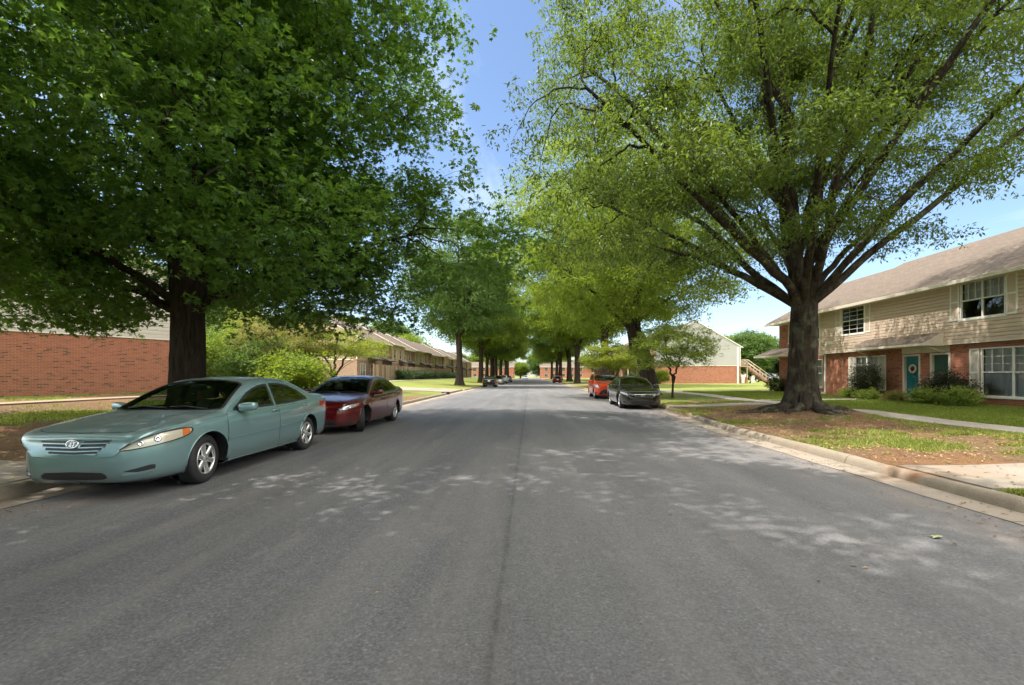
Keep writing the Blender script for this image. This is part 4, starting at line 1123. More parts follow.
    if sp.get('emblem'):
        ez, kind_ = sp['emblem']; c_ = proj_front(0, ez, .02); n_ = (proj_front(0, ez, .03)-c_).normalized(); q = n_.to_track_quat('X', 'Z')
        mb2 = MB()
        def ell(a, b, cy, cz, r_, n=28):
            pts = [tuple(c_+q @ Vector((.006, cy+a*math.cos(2*math.pi*i/n), cz+b*math.sin(2*math.pi*i/n)))) for i in range(n+1)]
            mb2.tube(pts, [r_]*(n+1), 6, cap=False)
        if kind_ == 'ovals':
            ell(.068, .046, 0, 0, .007); ell(.019, .042, 0, -.002, .005); ell(.045, .014, 0, .027, .005)
        elif kind_ == 'caliper':
            ell(.05, .05, 0, 0, .008)
            mb2.tube([tuple(c_+q @ Vector((.006, -.02, -.03))), tuple(c_+q @ Vector((.006, -.006, .04)))], [.006, .006], 5)
            mb2.tube([tuple(c_+q @ Vector((.006, .02, -.03))), tuple(c_+q @ Vector((.006, .006, .04)))], [.006, .006], 5)
        else: ell(.075, .028, 0, 0, .012)
        mb2.build('emblem', M['chrome'], root)
    # rear end
    for sg in (1, -1):
        patch('tail_light', sp['tail'], proj_wrapb(sg), M['redlens'], .006, root, 14, 5, skirt=.01)
    if rear or True:
        pl = MB(); zc_ = sp.get('plate_z', .80)
        pp = proj_back(0, zc_, .012)
        pl.box(pp.x-.012, pp.x, -.155, .155, zc_-.075, zc_+.075); pl.build('number_plate', M['plate'], root)
        patch('rear_valance', [(-.6, .30, .38), (.6, .30, .38)], proj_back, M['trim'], .006, root, 10, 3)
    # mirrors
    for sg in (1, -1):
        s_, z_ = sp.get('mirror', (1.70, .985)); b0 = proj_side(sg)(s_, z_-.04, 0)
        mb2 = MB(); c_ = Vector((b0.x, b0.y+sg*.135, z_+.015)); nn = 16
        G = []
        for i in range(13):
            ph = -math.pi/2+math.pi*i/12; row = []
            for j in range(nn):
                th = 2*math.pi*j/nn; e = lambda v, p: math.copysign(abs(v)**p, v)
                yy = .125*e(math.sin(ph), .7); rc = e(math.cos(ph), .55)
                row.append((c_.x+.055*rc*e(math.cos(th), .75)+(.03 if math.cos(th) > 0 else 0)*rc+.02*(-sg*yy/.125), c_.y+yy, c_.z+.068*rc*e(math.sin(th), .75)+.01*yy/.125*sg))
            G.append(row)
        G = np.array(G).transpose(1, 0, 2); mb2.grid(G, wrap=True)
        mr = mb2.build('mirror', paint, root)
        gl = MB(); gl.quad(*[(c_.x-.058-.0, c_.y+a, c_.z+b) for a, b in ((-.095, -.042), (.095, -.042), (.095, .042), (-.095, .042))]); gl.build('mirror_glass', M['chrome'], mr)
        st = MB(); st.tube([tuple(b0), tuple(c_+Vector((.01, -sg*.07, -.03)))], [.03, .022], 8); st.build('mirror_stalk', M['trim'], mr)
    # wheels
    rimr = tr-.118 if not sp.get('bigrim') else tr-.085
    nspk = sp.get('spokes', 6)
    for ws in (sp['wf'], sp['wr']):
        for sg in (1, -1):
            front = ws == sp['wf']; yo = sg*(.845*W); wx = X0-ws
            mb2 = MB()
            mb2.lathe([(rimr-.01, -.17*1), (rimr-.012, -.05), (rimr-.05, -.045), (.16, -.045), (.15, -.06), (.05, -.06), (.001, -.055)], 28, c=(0, 0, 0))
            wh = mb2.build('wheel', M['alloy_dark'], root)
            ty = MB(); w2 = .108
            ty.lathe([(rimr+.004, -.205), (rimr+.03, -.215), (tr-.035, -.215), (tr-.01, -.20), (tr, -.17), (tr-.003, -.15), (tr, -.14), (tr-.003, -.11), (tr, -.10), (tr-.003, -.075), (tr, -.065), (tr, -.04), (tr-.008, -.018), (tr-.03, -.002), (rimr+.045, .004), (rimr+.02, .0), (rimr+.002, -.012)], 44, c=(0, 0, 0))
            ty.build('tyre', M['tyre'], wh)
            rm = MB()
            rm.lathe([(rimr+.004, -.014), (rimr+.004, .0), (rimr-.006, .004), (rimr-.018, -.002), (rimr-.022, -.03)], 44)
            rm.lathe([(.001, -.004), (.026, -.004), (.03, -.008), (.058, -.012), (.066, -.03)], 24)
            for q in range(nspk):
                a = 2*math.pi*q/nspk+.3; ca, sa = math.cos(a), math.sin(a)
                G = []
                for (rr_, hw, h_) in ((.05, .034, -.012), (.09, .030, -.010), (.13, .030, -.007), (rimr-.05, .034, -.004), (rimr-.012, .046, -.006)):
                    row = []
                    for (e, dz) in ((-1, -.03), (-.85, -.004), (0, .003), (.85, -.004), (1, -.03)):
                        row.append((rr_*ca-hw*e*sa, h_+dz, rr_*sa+hw*e*ca))
                    G.append(row)
                rm.grid(np.array(G), flip=True)
            for q in range(5):
                a = 2*math.pi*q/5; rm.lathe([(.009, 0), (.009, -.01)], 8, c=(.042*math.cos(a), -.004, .042*math.sin(a)))
            rm.build('rim', M[sp.get('rim', 'alloy')], wh)
            wh.location = (wx, yo, tr)
            steer = sp.get('steer', 0) if front else 0
            wh.rotation_euler = (0, random.random()*3, 0)
            # negative side mirrored by rotating half a turn about z
            wh.rotation_euler = Matrix.Rotation((steer if sg > 0 else steer+math.pi), 3, 'Z').to_euler()
            # wheel well
            ww = MB(); th = np.linspace(-.25, math.pi+.25, 26)
            G = np.array([[(wx+(ar+.004)*math.cos(a), sg*yy, tr+(ar+.004)*math.sin(a)) for yy in (.885*W, .45*W, .40*W)] for a in th])
            ww.grid(G, flip=sg > 0)
            G = np.array([[(wx+(ar+.004)*q*math.cos(a), sg*.42*W, tr+(ar+.004)*q*math.sin(a)) for q in (0.01, 1)] for a in np.linspace(-.25, math.pi+.25, 26)])
            ww.grid(G)
            ww.build('wheel_well', M['trim'], root)
            # fender lip
            lp = MB(); pts = []
            for a in np.linspace(-.12, math.pi+.12, 30):
                s_ = ws-(ar+.006)*math.cos(a); z_ = tr+(ar+.006)*math.sin(a)
                if z_ < .22: z_ = .22
                p = proj_side(sg)(s_, z_, .001); pts.append((p.x, p.y, p.z))
            lp.tube(pts, [.010]*len(pts), 6); lp.build('wheel_arch', paint, root)
    # under body and cabin
    ub = MB(); ub.box(-X0+.35, X0-.3, -.62*W, .62*W, .17, .30); ub.build('underbody', M['trim'], root)
    if sp.get('sill', True):
        for sg in (1, -1):
            patch('sill', [(sp['wf']+ar+.03, .19, .235), (sp['wr']-ar-.03, .19, .235)], proj_side(sg), paint, .012, root, 12, 3, skirt=.015)
    cab = MB(); zf = .32; hs = sp['H']/1.46
    cs = sp.get('cab', (1.36, 3.75))
    cab.box(X0-cs[1], X0-cs[0], -.7*W, .7*W, zf-.02, zf)
    cab.box(X0-cs[0]-.55, X0-cs[0]-.15, -.72*W, .72*W, .62, .93)
    cab.box(X0-cs[1], X0-cs[1]+.3, -.66*W, .66*W, .5, .96*hs)
    cab.build('cabin_floor', M['trim'], root)
    for (s_, y_, wd) in ((2.62, .36, .24), (2.62, -.36, .24), (3.5, .34, .30), (3.5, -.34, .30)):
        s_ = s_*(cs[1]/3.75) if s_ > 3 else s_-.0
        st = MB(); xx = X0-s_
        def rb(x0, x1, y0, y1, z0, z1, tilt=0):
            G = []
            for q in range(9):
                ph = -math.pi/2+math.pi*q/8; row = []
                for j in range(16):
                    th = 2*math.pi*j/16; e = lambda v, p: math.copysign(abs(v)**p, v)
                    rx = e(math.cos(ph), .45)
                    X_ = (x0+x1)/2+(x1-x0)/2*rx*e(math.cos(th), .45); Y_ = (y0+y1)/2+(y1-y0)/2*rx*e(math.sin(th), .45); Z_ = (z0+z1)/2+(z1-z0)/2*e(math.sin(ph), .6)
                    row.append((X_-tilt*(Z_-z0), Y_, Z_))
                G.append(row)
            st.grid(np.array(G).transpose(1, 0, 2), wrap=True)
        rb(xx-.05, xx+.45, y_-wd, y_+wd, .36, .58*hs)
        rb(xx-.12, xx+.04, y_-wd, y_+wd, .5*hs, 1.06*hs, .22)
        rb(xx-.20, xx-.10, y_-.13, y_+.13, 1.07*hs, 1.24*hs, .1)
        st.build('car_seat', M[sp['seats']], root)
    if detail:
        sw = MB(); c_ = Vector((X0-1.98, .36, .90)); q = Vector((-1, 0, .45)).to_track_quat('Z', 'Y')
        pts = [tuple(c_+q @ Vector((.185*math.cos(a), .185*math.sin(a), 0))) for a in np.linspace(0, 2*math.pi, 25)]
        sw.tube(pts, [.014]*25, 6, cap=False); sw.tube([tuple(c_-q @ Vector((.18, 0, 0))), tuple(c_+q @ Vector((.18, 0, 0)))], [.02, .02], 6)
        sw.build('steering_wheel', M['trim'], root)
        im = MB(); im.box(X0-2.02, X0-1.99, -.11, .11, 1.25*hs, 1.33*hs); im.build('rear_view_mirror', M['trim'], root)
    return root

HOOD = [(-.76, .60, 1.16), (-.70, .40, 1.25), (-.58, .20, 1.3), (-.45, .15, 1.3), (0, .115, 1.27), (.45, .15, 1.3), (.58, .20, 1.3), (.70, .40, 1.25), (.76, .60, 1.16)]
camry = dict(SEDAN, hood_shape=[(a, lo, min(hi, 1.24)) for a, lo, hi in HOOD],
    headlamp=[(.20, .588, .604), (.30, .596, .672), (.42, .610, .728), (.54, .630, .766), (.66, .655, .788), (.76, .684, .800), (.83, .714, .806), (.865, .755, .795)],
    turn=[(.775, .70, .790), (.81, .714, .796), (.845, .738, .796)], bulbs=[(.40, .665, .030), (.56, .705, .034)],
    slots=[[(-0.395, .690, .712), (-0.101, .682, .706)], [(0.101, .682, .706), (0.395, .690, .712)], [(-0.361, .648, .674), (-0.076, .640, .668)], [(0.076, .640, .668), (0.361, .648, .674)],
           [(-0.319, .607, .632), (0.000, .596, .622), (0.319, .607, .632)], [(-0.277, .568, .590), (0.000, .556, .580), (0.277, .568, .590)]],
    bars=[([(-0.420, .716, .728), (0.000, .712, .724), (0.420, .716, .728)], 'paint'), ([(-0.386, .676, .688), (0.000, .668, .680), (0.386, .676, .688)], 'paint'), ([(-0.344, .634, .645), (0.000, .626, .637), (0.344, .634, .645)], 'paint'), ([(-0.302, .593, .603), (0.000, .583, .594), (0.302, .593, .603)], 'paint'),
          ([(-0.277, .550, .562), (0.000, .538, .550), (0.277, .550, .562)], 'paint')],
    lowgrille=[(-.37, .275, .31), (-.34, .258, .34), (0, .25, .35), (.34, .258, .34), (.37, .275, .31)],
    fog=[(.24, .345, .352), (.36, .330, .375), (.50, .335, .405), (.54, .35, .40)], fog_trim=[(.22, .300, .312), (.4, .300, .328), (.55, .332, .350)],
    emblem=(.672, 'ovals'), tail=[(.32, .80, .90), (.45, .78, .93), (.7, .80, .95), (.82, .86, .95)], steer=.14, spokes=6)
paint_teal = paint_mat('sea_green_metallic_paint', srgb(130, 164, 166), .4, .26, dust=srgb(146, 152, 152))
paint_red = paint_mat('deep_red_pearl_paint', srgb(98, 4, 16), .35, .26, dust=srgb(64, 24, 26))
paint_black = paint_mat('black_car_paint', (.006, .0065, .006), .0, .12)
paint_orange = paint_mat('red_orange_car_paint', srgb(226, 66, 20), .05, .3)
paint_dkred = paint_mat('dark_cherry_paint', srgb(92, 12, 22), .3, .3)
paint_beige = paint_mat('champagne_car_paint', srgb(168, 162, 150), .5, .35)
paint_silver = paint_mat('silver_car_paint', srgb(190, 196, 202), .5, .3)
paint_blue = paint_mat('grey_blue_car_paint', srgb(120, 134, 146), .5, .35)
paint_white = paint_mat('white_car_paint', srgb(226, 228, 230), .0, .3)
def place(c, x, y, rz=0): c.location = (x, y, 0.0); c.rotation_euler.z = rz; return c
# local +x is the nose; heading towards the camera (-y) is a turn of -90 degrees
c1 = make_car('sedan', 'teal green four door sedan parked nearest on the left', camry, paint_teal)
place(c1, -5.24, 5.21+2.4, R(-90)); c1.scale = (1, 1, .982)
tl = dict(SEDAN, L=4.73, H=1.44, wf=.93, wr=3.67, tr=.33, glass='carglass_dark', seats='seat_dark', hood_shape=[(a, lo, min(hi, 1.24)) for a, lo, hi in HOOD],
    headlamp=[(.24, .60, .66), (.4, .605, .705), (.6, .645, .745), (.74, .685, .765), (.79, .71, .76)], lamp='lamp_clear', bulbs=[(.36, .65, .036), (.52, .68, .036)],
    slots=[[(-.26, .59, .655), (-.2, .54, .67), (0, .505, .67), (.2, .54, .67), (.26, .59, .655)]],
    bars=[([(-.30, .66, .685), (0, .672, .692), (.30, .66, .685)], 'chrome'), ([(-.22, .60, .618), (0, .57, .592), (.22, .60, .618)], 'chrome'), ([(-.16, .55, .562), (0, .52, .535), (.16, .55, .562)], 'chrome')],
    lowgrille=[(-.5, .27, .30), (-.42, .25, .37), (.42, .25, .37), (.5, .27, .30)], fog=[(.42, .29, .31), (.5, .28, .35), (.6, .31, .34)],
    emblem=(.615, 'caliper'), tail=camry['tail'], turn=[(.70, .69, .752), (.77, .71, .757)], steer=.42, spokes=5, mold=(.5, .52))
c2 = make_car('sedan', 'dark red four door sedan parked behind the teal one', tl, paint_red)
place(c2, -5.19, 10.98+2.365, R(-90))
blk = dict(tl, L=4.75, H=1.42, lamp='lamp_clear', steer=0, turn=None, glass='carglass', emblem=(.60, 'bar'),
    slots=[[(-.36, .56, .60), (-.3, .51, .64), (0, .50, .65), (.3, .51, .64), (.36, .56, .60)]], bars=[([(-.36, .635, .65), (0, .645, .66), (.36, .635, .65)], 'chrome')])
blk['ztop'] = [(s, z*.975 if z > .9 else z) for s, z in SEDAN['ztop']]; blk['zre'] = [(s, z*.975 if z > .9 else z) for s, z in SEDAN['zre']]
blk['side_win'] = [[(s, a*.985, b*.975) for s, a, b in w_] for w_ in SEDAN['side_win']]
c3 = make_car('sedan', 'black sedan with chrome badge parked on the right facing the camera', blk, paint_black)
place(c3, 4.86, 19.35+2.375, R(-90-1.5))
SOUL = dict(L=4.12, W=1.79, H=1.61, wf=.80, wr=3.36, tr=.335,
    ztop=[(0, .58), (.02, .70), (.06, .84), (.12, .93), (.25, .98), (.6, 1.03), (.95, 1.065), (1.1, 1.12), (1.4, 1.34), (1.7, 1.52), (1.95, 1.585), (2.4, 1.61), (3.0, 1.60), (3.6, 1.575), (3.85, 1.55), (3.98, 1.42), (4.06, 1.15), (4.1, .95), (4.12, .7)],
    zsh=[(0, .56), (.02, .64), (.06, .74), (.12, .82), (.25, .88), (.6, .94), (1.1, .98), (2.4, 1.02), (3.5, 1.06), (3.9, 1.08), (4.04, 1.0), (4.1, .88), (4.12, .66)],
    wid=[(0, .60), (.02, .69), (.06, .76), (.14, .82), (.3, .87), (.6, .90), (1.0, .905), (2.4, .91), (3.4, .905), (3.8, .87), (3.98, .82), (4.08, .74), (4.12, .6)],
    zbot=[(0, .36), (.03, .27), (.1, .22), (.4, .20), (3.7, .21), (3.95, .26), (4.08, .34), (4.12, .42)],
    wre=[(0, .5), (.12, .72), (.4, .78), (.95, .80), (1.1, .79), (1.5, .735), (1.9, .685), (2.4, .67), (3.4, .66), (3.8, .645), (4.0, .66), (4.12, .5)],
    zre=[(0, .57), (.06, .80), (.12, .90), (.25, .955), (.6, 1.005), (.95, 1.035), (1.1, 1.085), (1.4, 1.285), (1.7, 1.455), (1.95, 1.525), (2.4, 1.55), (3.4, 1.535), (3.8, 1.50), (3.98, 1.33), (4.06, 1.1), (4.12, .68)],
    side_win=[[(1.5, 1.06, 1.12), (1.75, 1.06, 1.36), (2.0, 1.065, 1.45), (2.25, 1.07, 1.475)], [(2.34, 1.07, 1.48), (2.8, 1.09, 1.475), (3.2, 1.105, 1.46)], [(3.3, 1.13, 1.44), (3.62, 1.18, 1.40)]],
    front_glass=[(-.755, 1.20, 1.24), (-.72, 1.17, 1.5), (-.69, 1.15, 1.72), (-.5, 1.10, 1.80), (0, 1.06, 1.84), (.5, 1.10, 1.80), (.69, 1.15, 1.72), (.72, 1.17, 1.5), (.755, 1.20, 1.24)],
    rear_glass=[(-.55, 1.12, 1.42), (-.4, 1.1, 1.46), (.4, 1.1, 1.46), (.55, 1.12, 1.42)], hatch=True, plate_z=.78,
    doors=[[(1.15, .36, 1.0), (1.25, .30, 1.03), (2.29, .28, 1.05)], [(2.305, .28, 1.05), (2.9, .30, 1.07), (3.05, .60, 1.075), (3.2, .74, 1.08)]],
    seats='seat_dark', glass='carglass_dark', roof_panel=[(-.60, 1.98, 3.8), (.60, 1.98, 3.8)], hood_shape=[(-.72, .30, 1.0), (-.5, .16, 1.08), (0, .12, 1.07), (.5, .16, 1.08), (.72, .30, 1.0)],
    headlamp=[(.28, .72, .78), (.42, .70, .86), (.62, .74, .92), (.78, .80, .93), (.82, .84, .91)], lamp='lamp_clear', bulbs=[(.45, .79, .04), (.6, .83, .035)],
    slots=[[(-.34, .74, .77), (0, .73, .77), (.34, .74, .77)]], bars=[([(-.5, .66, .675), (.5, .66, .675)], 'trim')],
    lowgrille=[(-.62, .30, .40), (-.5, .26, .52), (-.3, .25, .60), (.3, .25, .60), (.5, .26, .52), (.62, .30, .40)], fog=[(.46, .36, .42), (.55, .34, .46), (.62, .38, .44)],
    emblem=(.80, 'bar'), tail=[(.5, .95, 1.2), (.62, .9, 1.3), (.72, .95, 1.28)], steer=0, spokes=5, cab=(1.15, 3.5), mirror=(1.62, 1.09), hscale=1.08, mold=(.40, .41))
c4_ = make_car('hatchback', 'orange red boxy hatchback parked behind the black sedan', SOUL, paint_orange)
place(c4_, 4.93, 28.15+2.06, R(-90-.5))
rfb = MB(); 
# far cars
far_b = make_car('sedan', 'black sedan seen from behind, nearest of the distant cars on the left', dict(blk, glass='carglass_dark'), paint_black, detail=False)
place(far_b, -5.15, 57+2.4, R(90))
f2 = make_car('sedan', 'champagne sedan parked in the distant left line before the silver car', dict(tl, lamp='lamp_clear', steer=0), paint_beige, detail=False)
place(f2, -5.2, 75, R(-90))
f3 = make_car('hatchback', 'silver hatchback standing tall in the distant left line', dict(SOUL), paint_silver, detail=False, cat='car')
place(f3, -5.1, 88, R(90))
f4 = make_car('sedan', 'grey blue sedan parked farthest in the distant left line', dict(tl, steer=0), paint_blue, detail=False)
place(f4, -5.0, 104, R(90))
f5 = make_car('hatchback', 'dark cherry red hatchback seen from behind on the distant right', dict(SOUL), paint_dkred, detail=False)
place(f5, 5.35, 90, R(90)); f5.scale = (1, 1, .92)
f6 = make_car('sedan', 'white sedan coming from the far end of the street', dict(tl, steer=0), paint_white, detail=False)
place(f6, -1.9, 196, R(-90))
f7 = make_car('parked_car', 'dark green car parked beyond the outside stair on the right', dict(SOUL), paint_mat('dark_green_car_paint', srgb(30, 52, 50), .3, .3), detail=False)
place(f7, 40.5, 78, R(-80)); f7.location.z = tz(40.5, 78)
# air freshener hanging in the teal sedan
mb = MB(); mb.box(-.035, .035, -.006, .006, -.11, 0); o = mb.build('air_freshener', simple('pink_card', srgb(220, 110, 130), .7)); o.location = (-5.26+.0, 7.25, 1.2)
tb_ = MB(); tb_.tube([(0, 0, 0), (0, 0, .09)], [.002, .002], 5); tb_.build('string', M['trim'], o)
tag(o, 'small pink card hanging behind the windscreen of the teal sedan', 'air freshener')
# ------------------------------------------------------------------ buildings
class Wall:
    """local frame: u along the wall, z up, d out of the wall"""
    def __init__(s, o, ang): s.o = Vector(o); s.u = Vector((math.cos(ang), math.sin(ang), 0)); s.n = Vector((math.sin(ang), -math.cos(ang), 0))
    def p(s, u, z, d=0.0): return tuple(s.o+s.u*u+s.n*d+Vector((0, 0, z)))
    def box(s, mb, u0, u1, z0, z1, d0, d1, m=0):
        c = lambda u, z, d: s.p(u, z, d)
        def q(a, b, c_, d_, uv): mb.quad(a, b, c_, d_, uv=uv, m=m)
        q(c(u0, z0, d1), c(u1, z0, d1), c(u1, z1, d1), c(u0, z1, d1), [(u0, z0), (u1, z0), (u1, z1), (u0, z1)])
        q(c(u1, z0, d0), c(u0, z0, d0), c(u0, z1, d0), c(u1, z1, d0), [(u1, z0), (u0, z0), (u0, z1), (u1, z1)])
        q(c(u1, z0, d1), c(u1, z0, d0), c(u1, z1, d0), c(u1, z1, d1), [(d1, z0), (d0, z0), (d0, z1), (d1, z1)])
        q(c(u0, z0, d0), c(u0, z0, d1), c(u0, z1, d1), c(u0, z1, d0), [(d0, z0), (d1, z0), (d1, z1), (d0, z1)])
        q(c(u0, z1, d1), c(u1, z1, d1), c(u1, z1, d0), c(u0, z1, d0), [(u0, d1), (u1, d1), (u1, d0), (u0, d0)])
        q(c(u0, z0, d0), c(u1, z0, d0), c(u1, z0, d1), c(u0, z0, d1), [(u0, d0), (u1, d0), (u1, d1), (u0, d1)])
def cells(u0, u1, z0, z1, ops):
    us = sorted({u0, u1, *[min(max(v, u0), u1) for o in ops for v in o[:2]]}); zs = sorted({z0, z1, *[min(max(v, z0), z1) for o in ops for v in o[2:4]]})
    for a, b in zip(us, us[1:]):
        for c, d in zip(zs, zs[1:]):
            cu, cz = (a+b)/2, (c+d)/2
            if not any(o[0] < cu < o[1] and o[2] < cz < o[3] for o in ops): yield a, b, c, d
def flat_wall(mb, W, u0, u1, z0, z1, ops, d=0.0, rev=.12, m=0):
    for a, b, c, e in cells(u0, u1, z0, z1, ops):
        mb.quad(W.p(a, c, d), W.p(b, c, d), W.p(b, e, d), W.p(a, e, d), uv=[(a, c), (b, c), (b, e), (a, e)], m=m)
    for (a, b, c, e) in [o[:4] for o in ops]:
        c = max(c, z0)
        if a >= u1 or b <= u0 or c >= z1 or e <= z0: continue
        mb.quad(W.p(a, c, d), W.p(a, e, d), W.p(a, e, d-rev), W.p(a, c, d-rev), uv=[(0, c), (0, e), (rev, e), (rev, c)], m=m)
        mb.quad(W.p(b, e, d), W.p(b, c, d), W.p(b, c, d-rev), W.p(b, e, d-rev), uv=[(0, e), (0, c), (rev, c), (rev, e)], m=m)
        mb.quad(W.p(a, e, d), W.p(b, e, d), W.p(b, e, d-rev), W.p(a, e, d-rev), uv=[(a, 0), (b, 0), (b, rev), (a, rev)], m=m)
        mb.quad(W.p(b, c, d), W.p(a, c, d), W.p(a, c, d-rev), W.p(b, c, d-rev), uv=[(b, 0), (a, 0), (a, rev), (b, rev)], m=m)
def siding(mb, W, u0, u1, z0, z1, ops, d=0.0, exp=.15, top=None, m=0, lapd=.034):
    """clapboards; top(z)->(ua,ub) narrows the gable"""
    z = z0; q = 0
    while z < z1-.01:
        zt = min(z+exp, z1); a0, b0 = u0, u1
        if top: a0, b0 = top(zt); 
        if b0-a0 < .05: break
        cuts = sorted([(o[0], o[1]) for o in ops if o[2] < (z+zt)/2 < o[3]])
        segs = []; cur = a0
        for (x0, x1) in cuts:
            if x0 > cur: segs.append((cur, min(x0, b0)))
            cur = max(cur, x1)
        if cur < b0: segs.append((cur, b0))
        for (a, b) in segs:
            zm_ = z+(zt-z)*.74
            mb.quad(W.p(a, z, d+lapd), W.p(b, z, d+lapd), W.p(b, zm_, d+lapd), W.p(a, zm_, d+lapd), uv=[(a, z), (b, z), (b, zm_), (a, zm_)], m=m)
            mb.quad(W.p(a, zm_, d+lapd), W.p(b, zm_, d+lapd), W.p(b, zt, d+.002), W.p(a, zt, d+.002), uv=[(a, zm_), (b, zm_), (b, zt), (a, zt)], m=m)
            mb.quad(W.p(a, z, d), W.p(b, z, d), W.p(b, z, d+lapd), W.p(a, z, d+lapd), uv=[(a, z), (b, z), (b, z+.01), (a, z+.01)], m=m)
        z = zt; q += 1
def window(root, W, u0, u1, z0, z1, cols=3, rows=2, sashes=2, d=0.0, curtain=True, frame_w=.05, mat='white', sill=True, rec=.05, mull=1, bot_grid=False):
    fw = frame_w; mb = MB()
    W.box(mb, u0, u0+fw, z0, z1, d-rec, d+.025); W.box(mb, u1-fw, u1, z0, z1, d-rec, d+.025)
    W.box(mb, u0+fw, u1-fw, z1-fw, z1, d-rec, d+.023); W.box(mb, u0+fw, u1-fw, z0, z0+fw, d-rec, d+.023)
    win = mb.build('window', M[mat], root)
    mt = MB(); zm = (z0+z1)/2
    if sashes == 2: W.box(mt, u0+fw, u1-fw, zm-.025, zm+.025, d-rec+.004, d-.004)
    for k_ in range(mull):
        uc = u0+(u1-u0)*(k_+1)/(mull+1); W.box(mt, uc-.03, uc+.03, z0+fw, z1-fw, d-rec+.002, d+.004)
    bands = [(zm+.025, z1-fw, True)]+([(z0+fw, zm-.025, bot_grid)] if sashes == 2 else [])
    if sashes == 1: bands = [(z0+fw, z1-fw, True)]
    nb = mull+1
    for (a, b, gr) in bands:
        if not gr: continue
        for s_ in range(nb):
            ua = u0+(u1-u0)*s_/nb; ub = u0+(u1-u0)*(s_+1)/nb
            for c in range(1, cols):
                uc = ua+(ub-ua)*c/cols; W.box(mt, uc-.009, uc+.009, a, b, d-rec+.012, d-rec+.028)
        for r_ in range(1, rows):
            zc = a+(b-a)*r_/rows; W.box(mt, u0+fw, u1-fw, zc-.009, zc+.009, d-rec+.013, d-rec+.027)
    mt.build('muntin', M[mat], win)
    gl = MB(); gl.quad(W.p(u0+.02, z0+.02, d-rec+.008), W.p(u1-.02, z0+.02, d-rec+.008), W.p(u1-.02, z1-.02, d-rec+.008), W.p(u0+.02, z1-.02, d-rec+.008)); gl.build('pane', M['wglass'], win)
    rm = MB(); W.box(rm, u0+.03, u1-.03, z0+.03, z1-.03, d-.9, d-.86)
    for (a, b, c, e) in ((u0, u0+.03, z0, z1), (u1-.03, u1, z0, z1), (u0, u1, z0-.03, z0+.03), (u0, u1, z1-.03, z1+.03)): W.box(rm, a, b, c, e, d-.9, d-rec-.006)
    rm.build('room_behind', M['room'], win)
    if curtain:
        cu = MB(); nn = int((u1-u0)*26); zc0 = z0+.03 if curtain is True else zm
        if curtain in (True, 'top'):
            G = [[W.p(u0+.04+(u1-u0-.08)*i/nn, z, d-rec-.07+.022*math.sin(i*1.15)) for z in (zc0, z1-.03)] for i in range(nn+1)]; cu.grid(G)
        if curtain == 'sides':
            for (a, b) in ((u0+.04, u0+.04+(u1-u0)*.3), (u1-.04-(u1-u0)*.3, u1-.04)):
                G = [[W.p(a+(b-a)*i/10, z, d-rec-.07+.02*math.sin(i*1.6)) for z in (z0+.03, z1-.03)] for i in range(11)]; cu.grid(G)
        cu.build('curtain', M['curtain'], win)
    if sill: 
        sl = MB(); W.box(sl, u0-.06, u1+.06, z0-.06, z0, d-rec, d+.05); sl.build('sill', M[mat], win)
    return win
def shutter(root, W, u0, u1, z0, z1, d=0.0):
    mb = MB(); W.box(mb, u0, u0+.055, z0, z1, d+.018, d+.05); W.box(mb, u1-.055, u1, z0, z1, d+.018, d+.05)
    for (a, b) in ((z0, z0+.07), (z1-.07, z1), ((z0+z1)/2-.03, (z0+z1)/2+.03)): W.box(mb, u0+.055, u1-.055, a, b, d+.018, d+.048)
    s_ = mb.build('shutter', M['white'], root)
    pn = MB()
    for (a, b) in ((z0+.07, (z0+z1)/2-.03), ((z0+z1)/2+.03, z1-.07)): W.box(pn, u0+.055, u1-.055, a, b, d+.018, d+.03)
    pn.build('shutter_panel', M['panel'], s_); return s_
